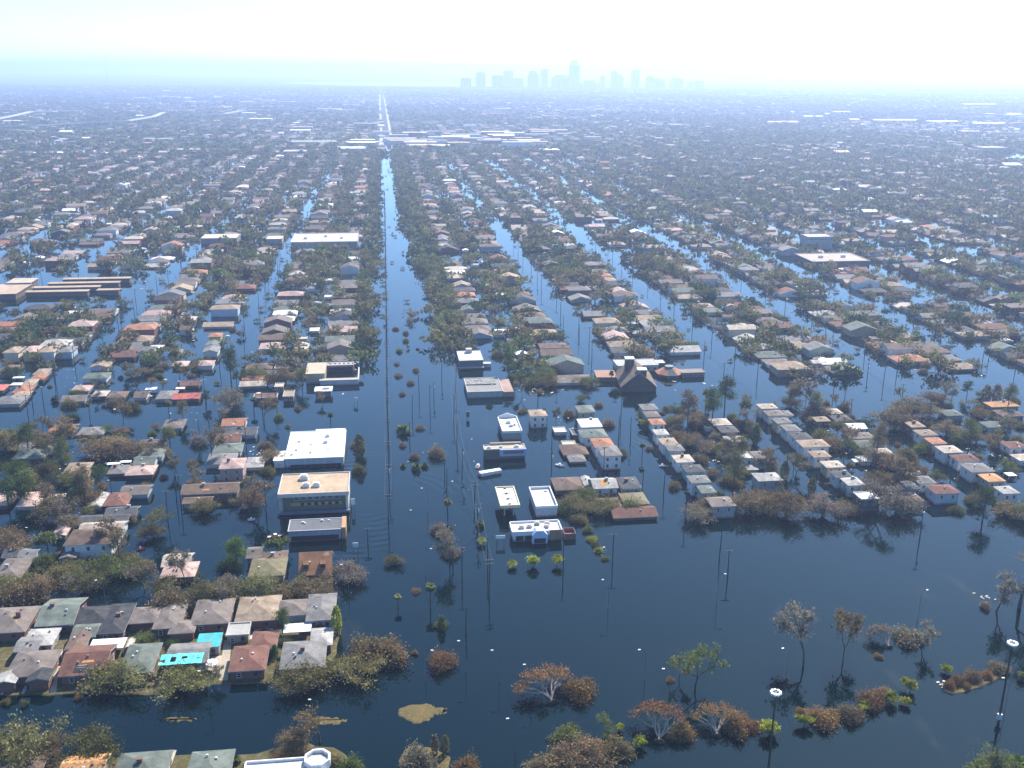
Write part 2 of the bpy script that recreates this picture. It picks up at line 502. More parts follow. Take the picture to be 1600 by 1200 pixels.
for k in range(2):      # upright narrow evergreen
    n = 620; z = NR.random(n) ** .8 * 7.5; an = NR.uniform(0, 6.28, n); rr_ = 1.75 * np.sin(np.clip((z + .9) / 8.6, 0, 1) * math.pi) ** .6 * (.6 + .4 * NR.random(n))
    c = np.stack([rr_ * np.cos(an), rr_ * np.sin(an), z], 1) + NR.normal(size=(n, 3)) * .15
    add_proto('column', 3.6, quads_mesh('crown', leaf_quads(c, .48), hue(NR.uniform(.55, 1.3, n)), MAT['leaf']), wood_mesh('stem', [([(0, 0, -1), (0, .1, 5.5)], [.16, .06])], MAT['bark']))
for k in range(3):      # young lime green tree with an umbrella crown
    c, v, cl = clumped(1150, 16, 2.3, 2.25, 1.35, 2.0, .36, .3)
    segs = [([(0, 0, -1.2), (.05, 0, 2.0)], [.16, .11])] + [([(0, 0, 1.6), tuple(e)], [.07, .03]) for e in cl[:7]]
    add_proto('lime', 5.4, quads_mesh('crown', leaf_quads(c, .42), hue(v), MAT['leaf']), wood_mesh('trunk', segs, MAT['bark']))
def fronds(n, L, z, droop, seed):
    rr = random.Random(seed); q = []; v = []
    for i in range(n):
        an = 6.283 * i / n + rr.uniform(-.2, .2); el = rr.uniform(-.55, 1.15); p = np.array([0, 0, z]); d = np.array([math.cos(an) * math.cos(el), math.sin(an) * math.cos(el), math.sin(el)])
        s = np.cross(d, [0, 0, 1.0]); s /= np.linalg.norm(s); val = rr.uniform(.6, 1.25) * (.75 if el < -.1 else 1.0)
        for j in range(4):
            p2 = p + d * L / 4; d2 = d + np.array([0, 0, -droop]); d2 /= np.linalg.norm(d2)
            w0, w1 = [(.2, .62), (.62, .8), (.8, .6), (.6, .12)][j]
            for sg in (-1, 1):
                drop = np.array([0, 0, -.22])
                q.append([p, p2, p2 + sg * s * w1 + drop * w1, p + sg * s * w0 + drop * w0]); v.append(val * rr.uniform(.85, 1.15))
            p, d = p2, d2
    return np.array(q), np.array(v)
for k, (h, L) in enumerate([(6.5, 2.2), (7.8, 2.0)]):
    q, v = fronds(36, L, h, .28, k)
    add_proto('palm', 4.0, quads_mesh('crown', q, hue(v), MAT['leaf']), wood_mesh('trunk', [([(0, 0, -1.5), (.1, .05, h * .5), (0, 0, h)], [.26, .2, .22])], MAT['bark'], 6))
for k in range(2):
    q, v = fronds(56, 2.7, 1.0, .17, 7 + k)
    add_proto('lowpalm', 5.0, quads_mesh('crown', q, hue(v), MAT['leaf']), wood_mesh('trunk', [([(0, 0, -1.0), (0, 0, .95)], [.4, .34])], MAT['bark'], 6))
# uprooted tree lying on its side, root plate toward the camera, crown fanned out behind
for k in range(3):
    rr = random.Random(70 + k); segs = []; tips = []
    def fan(p, d, L, r, lv):
        q = p; pts = [tuple(p)]
        for i in range(2):
            d = d + np.array([rr.gauss(0, .12), rr.gauss(0, .06), rr.gauss(0.02, .12)]); d /= np.linalg.norm(d); q = q + d * L * .5; pts.append(tuple(q))
        segs.append((pts, [r, r * .85, r * .62]))
        if lv == 0: tips.append((np.array(pts[1]), np.array(q))); return
        for i in range(rr.choice((2, 2, 3))):
            dd = d + np.array([rr.gauss(0, .42), rr.gauss(.05, .25), rr.gauss(.02, .3)]); dd[2] = max(dd[2], -.05 + .1 * rr.random()); dd /= np.linalg.norm(dd)
            fan(q, dd, L * rr.uniform(.66, .88), r * .66, lv - 1)
    for i in range(6):
        an = math.radians(-68 + 136 * (i + .5) / 6 + rr.uniform(-9, 9))
        fan(np.array([0, 0.3, .8]), np.array([math.sin(an), .55 * math.cos(an) + .15, .55 + .35 * math.cos(an)]), 3.6, .36, 3)
    segs.append(([(0, -.9, .35), (0, .5, .9)], [.6, .5]))
    t0 = np.array([a for a, b in tips]); t1 = np.array([b for a, b in tips]); idx = NR.integers(0, len(t0), 1500)
    base = t0[idx] + (t1[idx] - t0[idx]) * NR.random((1500, 1)); tw = base + NR.normal(size=(1500, 3)) * .7; tw[:, 1] += .6
    c = t1[NR.integers(0, len(t0), 1500)] + NR.normal(size=(1500, 3)) * np.array([1.0, 1.0, .7]) + np.array([0, 1.9, -.5]); c[:, 2] = np.maximum(c[:, 2], .1)
    PROTO.setdefault('fallen', []).append((float(np.ptp(t1[:, 0])) + 1.0, quads_mesh('crown', np.concatenate([twig_quads(base, tw, .09), leaf_quads(c, .45)]), np.concatenate([hue(NR.uniform(.8, 1.3, 1500)), hue(NR.uniform(.5, 1.2, 1500), .12)]), MAT['leaf']), wood_mesh('branches', segs, MAT['palebark'], 5)))
rp = MB()
ring = []
for j in range(3):
    rad = [1.7, 1.5, .3][j]; yy = [-1.0, -1.35, -1.6][j]
    ring.append([(rad * math.cos(6.283 * i / 11) * (1 + .25 * R.random()), yy + .25 * R.random(), .35 + rad * math.sin(6.283 * i / 11) * (.8 + .35 * R.random())) for i in range(11)])
for j in range(2):
    for i in range(11):
        rp.face([ring[j][i], ring[j][(i+1) % 11], ring[j+1][(i+1) % 11], ring[j+1][i]])
rp.face(list(reversed(ring[0]))); rp.face(ring[2])
ROOTPLATE = rp.mesh('root_plate', [MAT['mud']])

TINT = {'olive': (0.185, 0.178, 0.075), 'olive green': (0.145, 0.172, 0.06), 'green': (0.0978, 0.1437, 0.0414), 'dark green': (0.0598, 0.092, 0.0391), 'brown': (0.215, 0.172, 0.098), 'rust': (0.245, 0.165, 0.08), 'lime green': (0.276, 0.299, 0.0403), 'grey brown': (0.235, 0.205, 0.155), 'dark olive': (0.13, 0.125, 0.055), 'orange brown': (0.29, 0.18, 0.07), 'red brown': (0.225, 0.135, 0.08)}
KINDWORD = {'oak': ('spreading_tree', 'spreading tree', 'tree'), 'bush': ('shrub', 'shrub', 'shrub'), 'bare': ('bare_tree', 'bare branched tree', 'tree'), 'pine': ('pine_tree', 'pine tree', 'tree'),
            'column': ('columnar_tree', 'narrow upright tree', 'tree'), 'lime': ('young_tree', 'young umbrella tree', 'tree'), 'palm': ('palm_tree', 'tall palm tree', 'palm tree'), 'lowpalm': ('low_palm', 'low clump palm', 'palm tree'),
            'fallen': ('uprooted_tree', 'uprooted tree lying on its side', 'tree')}
PLANTS = []       # dicts waiting to be built: nearest ones become things, the rest one mass

def plant_px(px, py, kind, wpx, tint, zone, z=0.0):
    x, y = G(px, py, z); d = dist(x, y, z)
    w = wpx * d / FPX
    PLANTS.append(dict(x=x, y=y, z=z, kind=kind, w=w, tint=tint, zone=zone, d=d, hand=True))
def plant_at(x, y, kind, w, tint, zone):
    PLANTS.append(dict(x=x, y=y, z=0.0, kind=kind, w=w, tint=tint, zone=zone, d=dist(x, y), hand=False))

def build_plant(p):
    k = p['kind']; var = PROTO[k]; nomw, crown, wood = var[p.get('var', R.randrange(len(var)))]
    s = p['w'] / nomw
    name, word, cat = KINDWORD[k]
    t = empty(name, (p['x'], p['y'], p['z']), p.get('rz', R.uniform(-.6, .6) if k == 'fallen' else R.uniform(0, 6.28)))
    t.scale = (s * R.uniform(.82, 1.12), s * R.uniform(.82, 1.12), s * p.get('sz', R.uniform(.75, 1.15)))
    c = TINT[p['tint']]; j = R.uniform(.85, 1.18)
    link('crown', crown, t, tuple(q * j * R.uniform(.95, 1.05) for q in c))
    link('trunk' if k not in ('bush', 'fallen') else ('stem' if k == 'bush' else 'branches'), wood, t)
    if k == 'fallen': link('root_plate', ROOTPLATE, t)
    return tag(t, p['label'], cat, p['group'])

# ------------------------------------------------------------------ houses
ROOFC = {'grey': (.175, .165, .155), 'dark grey': (.075, .075, .078), 'charcoal': (.045, .046, .05), 'brown': (.135, .09, .066), 'tan': (.29, .215, .15), 'reddish brown': (.155, .072, .052),
         'pale grey': (.34, .32, .29), 'pale tan': (.42, .345, .27), 'green grey': (.125, .145, .12), 'white': (.72, .71, .69), 'terracotta': (.34, .15, .085), 'red': (.50, .12, .09), 'pinkish': (.40, .275, .235),
         'turquoise': (.05, .40, .42), 'orange': (.48, .24, .10), 'brownish grey': (.165, .135, .115), 'mossy brown': (.15, .13, .07), 'orange brown': (.27, .13, .06)}
WALLC = {'white': (.66, .65, .63), 'cream': (.55, .47, .34), 'brick': (.20, .10, .075), 'grey': (.33, .33, .33), 'pale blue': (.42, .50, .58), 'pink': (.46, .32, .30), 'tan': (.36, .28, .20), 'teal': (.22, .36, .36), 'brown': (.16, .11, .08), 'green': (.28, .32, .24), 'yellow': (.62, .5, .2), 'dark': (.09, .085, .08)}

def roof_part(mb, kind, w, d, h, rise, ov=.55, th=.2, ox=0.0, oy=0.0):
    """pitched roof shell; material 0 covering, 1 eave boards"""
    a, b = w / 2 + ov, d / 2 + ov
    if kind in ('gable_y', 'hip_y'):
        sw = lambda p: (ox - p[1], oy + p[0], p[2]); a, b = b, a
    else:
        sw = lambda p: (ox + p[0], oy + p[1], p[2])
    z0, z1, zr = h - .02, h + th, h + th + rise
    F = lambda pts, m=0: mb.face([sw(p) for p in pts], m)
    if kind.startswith('hip'):
        r = max(a - b, .25) if a > b else .25
        A, B, C, D = (-a,-b,z1), (a,-b,z1), (a,b,z1), (-a,b,z1)
        E1, E2 = (-r, 0, zr), (r, 0, zr)
        F([A, B, E2, E1]); F([B, C, E2]); F([C, D, E1, E2]); F([D, A, E1])
    else:
        E1, E2 = (-a, 0, zr), (a, 0, zr)
        A, B, C, D = (-a,-b,z1), (a,-b,z1), (a,b,z1), (-a,b,z1)
        F([A, B, E2, E1]); F([C, D, E1, E2])
        for s in (-1, 1):       # barge boards at the gable ends
            tri = [(s*a,-b,z0), (s*a,b,z0), (s*a,b,z1), (s*a,0,zr), (s*a,-b,z1)]
            lo = [(s*a,-b,z1-.25), (s*a,-b,z1), (s*a,0,zr), (s*a,0,zr-.3)]
            hi = [(s*a,0,zr-.3), (s*a,0,zr), (s*a,b,z1), (s*a,b,z1-.25)]
            if s < 0: lo.reverse(); hi.reverse()
            F(lo, 1); F(hi, 1)
        F([(-a,-b,z1-.25), (a,-b,z1-.25), (a,0,zr-.3), (-a,0,zr-.3)][::-1], 1); F([(a,b,z1-.25), (-a,b,z1-.25), (-a,0,zr-.3), (a,0,zr-.3)][::-1], 1)
        for s in (-1, 1):
            q = [(-a, s*b, z1-.25), (a, s*b, z1-.25), (a, s*b, z1), (-a, s*b, z1)]
            if s > 0: q.reverse()
            F(q, 1)
        return
    for p, q in (((-a,-b), (a,-b)), ((a,-b), (a,b)), ((a,b), (-a,b)), ((-a,b), (-a,-b))):
        F([(p[0],p[1],z0), (q[0],q[1],z0), (q[0],q[1],z1), (p[0],p[1],z1)], 1)
    F([(-a,-b,z0), (-a,b,z0), (a,b,z0), (a,-b,z0)], 1)

def wall_part(mb, kind, w, d, h, rise, z0=-1.5, ox=0.0, oy=0.0):
    mb.box(ox - w/2, ox + w/2, oy - d/2, oy + d/2, z0, h, bottom=False)
    if kind == 'gable_x':
        k = rise * (d / 2) / (d / 2 + .55)
        for s in (-1, 1):
            x = ox + s * w / 2
            t = [(x, oy - d/2, h), (x, oy + d/2, h), (x, oy, h + k)]
            if s < 0: t.reverse()
            mb.face(t)
    if kind == 'gable_y':
        k = rise * (w / 2) / (w / 2 + .55)
        for s in (-1, 1):
            y = oy + s * d / 2
            t = [(ox + w/2, y, h), (ox - w/2, y, h), (ox, y, h + k)]
            if s < 0: t.reverse()
            mb.face(t)

def win_mesh(w, h):
    mb = MB(); f = .09
    mb.box(-w/2, w/2, -.05, 0, -h/2, -h/2 + f, 0); mb.box(-w/2, w/2, -.05, 0, h/2 - f, h/2, 0)
    mb.box(-w/2, -w/2 + f, -.048, 0, -h/2 + f, h/2 - f, 0); mb.box(w/2 - f, w/2, -.048, 0, -h/2 + f, h/2 - f, 0)
    mb.box(-w/2 + f, w/2 - f, -.04, 0, -.03, .03, 0)
    mb.face([(-w/2 + f, -.015, -h/2 + f), (w/2 - f, -.015, -h/2 + f), (w/2 - f, -.015, h/2 - f), (-w/2 + f, -.015, h/2 - f)], 1)
    return mb.mesh('window', [MAT['white'], MAT['glass']])
WIN = {'tall': win_mesh(1.15, 1.5), 'wide': win_mesh(1.8, 1.25), 'low': win_mesh(1.3, .8)}
_vent = MB(); _vent.box(-.22, .22, -.22, .22, 0, .55)
VENT = _vent.mesh('roof_vent', [MAT['metal']])
_ch = MB(); _ch.box(-.55, .55, -.4, .4, -1.2, 1.1); _ch.box(-.62, .62, -.47, .47, 1.1, 1.25)
CHIM = _ch.mesh('chimney', [MAT['wall']])
_dr = MB(); _dr.box(-.55, .55, -.06, 0, -1.05, 1.05, 0); _dr.box(-.42, .42, -.075, -.05, -.1, .9, 1)
DOOR = _dr.mesh('door', [MAT['trim'], MAT['glass']])
_ga = MB()
for i in range(4): _ga.box(-1.3, 1.3, -.07 - .004 * (i % 2), 0, -1.05 + .53 * i, -1.05 + .53 * i + .5)
GARAGE = _ga.mesh('garage_door', [MAT['trim']])

HOUSES = []
def house(x, y, w, d, h, kind, roof, wall, zone, z=0.0, rise=None, wings=(), hand=False, rz=0.0, extra=None, windows=None):
    HOUSES.append(dict(x=x, y=y, w=w, d=d, h=h, kind=kind, roof=roof, wall=wall, zone=zone, z=z, rise=rise, wings=wings, hand=hand, rz=rz, d0=dist(x, y), extra=extra or {}, windows=windows))
def house_px(x0, x1, ye, d, h, kind, roof, wall, zone, z=0.0, **kw):
    """x0..x1 and ye: ends and row of the near eave in the photograph, standing h above the ground at z"""
    xa, ya = G((x0 + x1) / 2, ye, h + z)
    w = (x1 - x0) * dist(xa, ya, h + z) / FPX - .9
    house(xa, ya + d / 2 + .5, max(w, 2.5), d, h, kind, roof, wall, zone, z, hand=True, **kw)

def rise_of(hs):
    if hs['rise'] is not None: return hs['rise']
    if hs['kind'] == 'flat': return .5
    sp = hs['w'] if hs['kind'].endswith('_y') else hs['d']
    if hs['kind'] == 'hip': sp = min(hs['w'], hs['d'])
    return max(.7, .5 * sp * .36)

def flat_roof(mb, w, d, h, ov=.25, par=.45, ox=0, oy=0):
    a, b = w / 2 + ov, d / 2 + ov
    mb.box(ox-a, ox+a, oy-b, oy+b, h, h + .25, 1, 0)
    t = .28
    if par > 0:
        for (x0, x1, y0, y1) in ((-a, a, -b, -b + t), (-a, a, b - t, b), (-a, -a + t, -b + t, b - t), (a - t, a, -b + t, b - t)):
            mb.box(ox+x0, ox+x1, oy+y0, oy+y1, h + .25, h + .25 + par, 1)

def build_house(hs, detail):
    t = empty('house', (hs['x'], hs['y'], hs['z']), hs['rz'])
    rise = rise_of(hs); kind, w, d, h = hs['kind'], hs['w'], hs['d'], hs['h']
    k3 = 'hip_x' if kind == 'hip' and w >= d else ('hip_y' if kind == 'hip' else kind)
    wm, rm = MB(), MB()
    wall_part(wm, kind, w, d, h, rise)
    if kind == 'flat': flat_roof(rm, w, d, h, .3, hs['extra'].get('parapet', .3))
    else: roof_part(rm, k3, w, d, h, rise)
    rc, wc = ROOFC[hs['roof']], WALLC[hs['wall']]
    j = R.uniform(.9, 1.12); rc = tuple(c * j for c in rc); j = R.uniform(.9, 1.08); wc = tuple(c * j for c in wc)
    wall = wm.build('wall', MAT['wall'], t, wc)
    roof = rm.build('roof', [MAT['flat' if kind == 'flat' else 'roof'], MAT['fascia']], t, rc)
    for wg in hs['wings']:
        ox, oy, ww, wd, wh, wk, wrc = wg
        a, b = MB(), MB(); rr_ = max(.6, .5 * (wd if wk in ('gable_x', 'hip_x') else ww) * .36)
        wall_part(a, wk, ww, wd, wh, rr_, ox=ox, oy=oy)
        if wk == 'flat': flat_roof(b, ww, wd, wh, .2, 0, ox, oy)
        else: roof_part(b, wk, ww, wd, wh, rr_, ox=ox, oy=oy)
        a.build('wing_wall', MAT['wall'], t, wc); b.build('wing_roof', [MAT['flat' if wk == 'flat' else 'roof'], MAT['fascia']], t, ROOFC[wrc] if wrc else rc)
    if detail >= 1:
        # windows on the front and on both sides, upper and (where above the water) lower storey
        rows = [h - 1.35] if h < 4 else [h - 1.45, h - 4.2]
        floor = hs['z'] * -1 + (.25 if hs['z'] == 0 else .3)
        nw = hs['windows'] if hs['windows'] is not None else max(2, int(w / 4.2))
        for zi, zc in enumerate(rows):
            if zc - .4 < floor: continue
            wk = 'tall' if zc - .8 > floor else 'low'
            for i in range(nw):
                if nw == 0: break
                x = -w/2 + w * (i + .5) / nw
                if detail >= 2 and zi == len(rows) - 1 and i == nw // 2 and hs['z'] > 0:
                    link('door', DOOR, t, WALLC['brown'], (x, -d/2 - .002, 1.08)); continue
                if detail >= 2 and hs['z'] > 0 and i == 0 and w > 11 and R.random() < .45:
                    link('garage_door', GARAGE, t, (.5, .48, .44), (x, -d/2 - .002, 1.08)); continue
                link('window', WIN[wk], t, None, (x, -d/2 - .002, zc))
            for sgn in (-1, 1):
                ns = max(1, int(d / 5))
                for i in range(ns):
                    yy = -d/2 + d * (i + .5) / ns
                    link('window', WIN[wk], t, None, (sgn * (w/2 + .002), yy, zc), math.pi / 2 * sgn)
    if detail >= 1 and kind != 'flat':
        top = h + .2 + rise
        # a vent or two through the slope facing the camera side
        for i in range(2 if detail >= 2 else 1):
            if k3 in ('hip_x', 'gable_x'):
                yy = -R.uniform(.15, .6) * d / 2; z = h + .2 + rise * (1 - abs(yy) / (d/2 + .55)) - .1; x = R.uniform(-.25, .25) * w
            else:
                x = R.choice((-1, 1)) * R.uniform(.15, .55) * w / 2; z = h + .2 + rise * (1 - abs(x) / (w/2 + .55)) - .1; yy = R.uniform(-.25, .25) * d
            link('roof_vent', VENT, t, R.choice([(.55, .54, .5), (.2, .2, .2)]), (x, yy, z))
        if hs['extra'].get('chimney') or R.random() < .16:
            link('chimney', CHIM, t, WALLC[R.choice(('brick', 'brick', 'grey'))], (R.uniform(-.25, .25) * w, R.uniform(-.1, .1) * d, top - .5))
    # patches where the storm took the covering off
    hole = hs['extra'].get('patch')
    if not hole and detail >= 1 and kind in ('hip', 'gable_x') and k3 != 'hip_y' and not hs['wings'] and R.random() < .2:
        hole = [(R.uniform(.25, .55), R.uniform(.1, .45), R.uniform(.08, .22), R.uniform(.12, .3), R.choice(('wood', 'pale', 'dark', 'orange')))]
    if hole:
        for (u, v, pw, ph, colr) in hole:
            b = d / 2 + .55; sl = rise / b
            y0, y1 = -b + v * b, -b + (v + ph) * b
            z0, z1 = h + .2 + v * rise + .05, h + .2 + (v + ph) * rise + .05
            mb = MB(); x0, x1 = (u - .5) * w, (u + pw - .5) * w
            mb.face([(x0, y0, z0), (x1, y0 + .1, z0 + .1 * sl), (x1 - .2, y1, z1), (x0 + .3, y1 - .12, z1 - .12 * sl)])
            for e0, e1 in (((x0, y0, z0), (x1, y0 + .1, z0 + .1 * sl)),):
                mb.face([(e0[0], e0[1], e0[2] - .06), (e1[0], e1[1], e1[2] - .06), e1, e0])
            mb.build('torn_patch', MAT['wood'] if colr != 'dark' else MAT['dark'], t, {'orange': (.55, .27, .10), 'wood': (.40, .29, .18), 'pale': (.5, .45, .4), 'dark': (.03, .03, .03)}[colr])
    for (u, v) in hs['extra'].get('dormers', ()):
        b = d / 2 + .55; yy = -b + v * b; z = h + .2 + v * rise; x = (u - .5) * w
        mb = MB(); mb.box(x - .75, x + .75, yy - .3, yy + 1.8, z - .2, z + 1.25, 0); mb.face([(x - .5, yy - .31, z + .2), (x + .5, yy - .31, z + .2), (x + .5, yy - .31, z + 1.1), (x - .5, yy - .31, z + 1.1)], 2)
        mb.box(x - .95, x + .95, yy - .5, yy + 2.1, z + 1.26, z + 1.42, 1)
        mb.build('dormer', [MAT['wall'], MAT['roof'], MAT['glass']], t, tuple(c * .55 for c in rc))
    return t
KW = {'hip': 'hip roofed', 'gable_x': 'gable roofed', 'gable_y': 'gable roofed', 'flat': 'flat roofed'}

# zones: how a label says where a thing is
Z_DRYB = 'back row of the dry block'; Z_DRYF = 'front row of the dry block'; Z_BOT = 'bottom edge of the picture'
Z_LM = 'flooded field left of tan building'; Z_L1 = 'rows left of white commercial roof'; Z_LF = 'far left flooded row'
Z_RC = 'cluster right of gas station'; Z_R1 = 'first house row right of boulevard'; Z_R2 = 'second house row right of boulevard'; Z_R3 = 'third house row right of boulevard'

HP = house_px
# --- the dry block, back row
g = .25
HP(-32, 37, 990, 13, 2.7, 'hip', 'brownish grey', 'brick', Z_DRYB, g, extra=dict(patch=[(.62, .35, .16, .3, 'orange'), (.55, .7, .1, .2, 'orange')]))
HP(55, 113, 978, 14, 2.9, 'gable_x', 'green grey', 'brick', Z_DRYB, g, rise=2.0, extra=dict(chimney=1))
HP(152, 192, 990, 15, 2.7, 'hip', 'charcoal', 'brick', Z_DRYB, g, wings=((-7, 2.5, 9, 9, 2.6, 'hip_x', 'charcoal'),))
HP(238, 280, 983, 13, 2.7, 'hip', 'brownish grey', 'brick', Z_DRYB, g, wings=((-6.5, 1.5, 8, 8, 2.5, 'hip_x', None),))
HP(297, 357, 976, 13, 2.7, 'hip', 'brownish grey', 'brick', Z_DRYB, g, wings=((-7, -7, 6, 6, 2.4, 'hip_x', None),))
HP(367, 433, 971, 13, 2.7, 'hip', 'tan', 'brick', Z_DRYB, g)
HP(478, 523, 970, 14, 2.9, 'hip', 'grey', 'grey', Z_DRYB, g, wings=((-8.2, 1.0, 8, 8, 2.6, 'hip_x', 'brownish grey'),))
# sheds and garages in the yards
HP(33, 80, 1010, 8, 2.3, 'hip', 'pale grey', 'grey', Z_DRYB, g, rise=1.0)
HP(21, 57, 1019, 6.5, 2.6, 'gable_x', 'grey', 'terracotta' if False else 'brick', Z_DRYB, g, rise=.9)
HP(110, 148, 997, 7, 2.3, 'gable_x', 'green grey', 'grey', Z_DRYB, g, rise=.9)
HP(100, 130, 1017, 8.5, 2.6, 'gable_y', 'brown', 'pale blue', Z_DRYB, g)
HP(352, 389, 995, 6, 2.4, 'flat', 'pale grey', 'tan', Z_DRYB, g)
HP(304, 343, 1013, 6.5, 2.6, 'flat', 'turquoise', 'grey', Z_DRYB, g, extra=dict(parapet=0, tarp=1))
# --- front row
HP(6, 74, 1058, 11, 2.7, 'hip', 'brownish grey', 'brick', Z_DRYF, g, wings=((-4.2, -6, 4, 4, 2.6, 'gable_y', 'pale grey'), (3.6, -6, 4.6, 4, 2.8, 'gable_y', 'charcoal')))
HP(92, 162, 1056, 13, 2.7, 'gable_x', 'reddish brown', 'brick', Z_DRYF, g, extra=dict(patch=[(.28, .12, .34, .3, 'dark'), (.42, .52, .3, .12, 'orange'), (.34, .3, .25, .14, 'pale')]))
HP(184, 236, 1053, 13, 2.7, 'hip', 'green grey', 'brick', Z_DRYF, g)
HP(258, 322, 1038, 9, 2.7, 'gable_x', 'grey', 'grey', Z_DRYF, g, rise=1.2)
HP(357, 414, 1049, 11, 2.7, 'hip', 'reddish brown', 'brick', Z_DRYF, g, wings=((3.0, 8.5, 6, 8, 2.6, 'hip_y', None),))
HP(437, 507, 1045, 12, 2.8, 'hip', 'grey', 'brick', Z_DRYF, g, wings=((4.2, 8.5, 5, 8, 2.6, 'hip_y', 'pale grey'),), extra=dict(chimney=1))
# --- bottom edge
HP(-20, 56, 1222, 8, 2.6, 'hip', 'brown', 'brick', Z_BOT, .2)
HP(90, 158, 1218, 7, 3.0, 'gable_x', 'orange', 'tan', Z_BOT, .2, rise=1.2)
HP(172, 254, 1227, 10, 2.7, 'hip', 'green grey', 'brick', Z_BOT, .2)
HP(288, 356, 1225, 10, 2.7, 'hip', 'green grey', 'brick', Z_BOT, .2)
# --- flooded field, left middle
for r in [(-28, 10, 791, 12, 1.6, 'hip', 'pinkish', 'brick'), (24, 61, 792, 12, 1.6, 'hip', 'pinkish', 'white'), (58, 88, 794, 11, 1.5, 'hip', 'tan', 'brick'),
          (19, 68, 717, 12, 1.6, 'hip', 'green grey', 'brick'), (28, 72, 703, 10, 1.5, 'gable_x', 'grey', 'brick'), (46, 72, 692, 6, 1.8, 'flat', 'pale grey', 'white'), (76, 114, 676, 9, 1.5, 'gable_x', 'terracotta', 'tan'), (120, 160, 680, 9, 1.4, 'hip', 'grey', 'grey'),
          (217, 255, 699, 8, 2.0, 'gable_x', 'brown', 'brick'), (214, 253, 716, 10, 1.9, 'hip', 'green grey', 'white'), (207, 240, 729, 10, 2.0, 'gable_x', 'green grey', 'white'), (195, 238, 743, 9, 1.6, 'hip', 'pinkish', 'brick'),
          (167, 195, 741, 8, 1.4, 'hip', 'grey', 'brick'), (187, 231, 774, 8, 1.9, 'gable_x', 'brownish grey', 'pale blue'), (160, 197, 791, 11, 1.7, 'hip', 'reddish brown', 'brick'), (137, 159, 793, 11, 1.5, 'gable_y', 'pale grey', 'white'),
          (163, 211, 807, 7, 1.8, 'gable_x', 'dark grey', 'dark'), (120, 197, 820, 7, 1.3, 'gable_x', 'dark grey', 'dark'), (122, 190, 834, 8, 2.6, 'gable_x', 'pale tan', 'white'), (100, 173, 852, 11, 5.0, 'hip', 'brown', 'white'),
          (26, 53, 877, 8, 2.2, 'gable_x', 'grey', 'pale blue'), (93, 118, 873, 9, 2.2, 'gable_y', 'grey', 'dark'), (2, 25, 872, 6, 1.8, 'gable_x', 'dark grey', 'dark'), (-14, 30, 906, 13, 2.2, 'hip', 'brownish grey', 'brick'),
          (80, 102, 838, 8, 1.6, 'gable_y', 'pinkish', 'tan'), (252, 296, 886, 8, 1.9, 'gable_x', 'pale tan', 'brick'), (250, 303, 903, 9, 1.9, 'hip', 'pinkish', 'brick'), (283, 370, 772, 9, 3.0, 'gable_x', 'brown', 'brown'), (285, 330, 787, 5, 1.9, 'gable_x', 'brown', 'grey'),
          (384, 408, 873, 7, 2.2, 'gable_x', 'brownish grey', 'brown'), (407, 446, 884, 9, 2.4, 'hip', 'brown', 'tan'), (388, 444, 901, 11, 2.6, 'hip', 'mossy brown', 'tan')]:
    HP(*r, Z_LM)
HP(95, 132, 743, 12, 1.7, 'hip', 'tan', 'brick', Z_LM, wings=((3.2, -5.5, 5, 5, 1.7, 'gable_y', None),))
HP(467, 518, 899, 12, 2.4, 'gable_x', 'orange brown', 'brown', Z_LM, rise=4.6, extra=dict(dormers=((.2, .3), (.76, .3)), patch=[(.76, .78, .2, .16, 'wood')]))
# --- row beside the white building
for r in [(346, 383, 666, 9, 2.2, 'gable_x', 'terracotta', 'white'), (350, 400, 681, 9, 1.8, 'gable_x', 'dark grey', 'pale blue'), (336, 375, 691, 9, 2.0, 'gable_x', 'reddish brown', 'pale blue'), (332, 376, 708, 10, 2.2, 'hip', 'green grey', 'white'),
          (321, 366, 726, 11, 1.9, 'hip', 'grey', 'white'), (383, 411, 731, 10, 1.6, 'hip', 'pale grey', 'white'), (342, 380, 733, 10, 5.4, 'hip', 'pinkish', 'pink'),
          (252, 284, 670, 11, 1.6, 'hip', 'brownish grey', 'grey'), (243, 271, 624, 12, 1.8, 'hip', 'grey', 'grey'), (269, 311, 624, 8, 1.6, 'gable_x', 'red', 'red' if False else 'brick'), (281, 311, 603, 7, 1.5, 'gable_x', 'reddish brown', 'brown'),
          (208, 229, 622, 9, 1.6, 'gable_x', 'brown', 'white'), (395, 433, 623, 6, 1.8, 'flat', 'reddish brown', 'brown'), (441, 459, 621, 9, 2.4, 'flat', 'tan', 'brown'), (428, 443, 606, 6, 3.0, 'flat', 'pale tan', 'dark'),
          (383, 424, 578, 10, 1.6, 'hip', 'brown', 'brown'), (380, 430, 587, 6, 1.6, 'flat', 'brownish grey', 'grey'), (378, 412, 594, 6, 1.5, 'gable_x', 'terracotta', 'tan'), (374, 416, 604, 8, 1.5, 'gable_x', 'pale tan', 'green'), (428, 450, 577, 6, 1.5, 'flat', 'brown', 'dark'),
          (459, 481, 549, 8, 2.6, 'hip', 'pale tan', 'dark'), (306, 332, 572, 9, 2.6, 'hip', 'pinkish', 'white'), (316, 340, 551, 10, 3.2, 'gable_y', 'grey', 'white'), (320, 341, 541, 9, 3.0, 'gable_y', 'green grey', 'white'), (325, 345, 527, 8, 3.0, 'hip', 'terracotta', 'yellow'),
          (280, 300, 516, 8, 3.4, 'gable_x', 'brown', 'white'), (278, 304, 501, 9, 2.6, 'hip', 'pale tan', 'tan'), (215, 240, 550, 9, 4.6, 'gable_x', 'grey', 'white'), (268, 292, 573, 9, 1.6, 'hip', 'pinkish', 'brick')]:
    HP(*r, Z_L1)
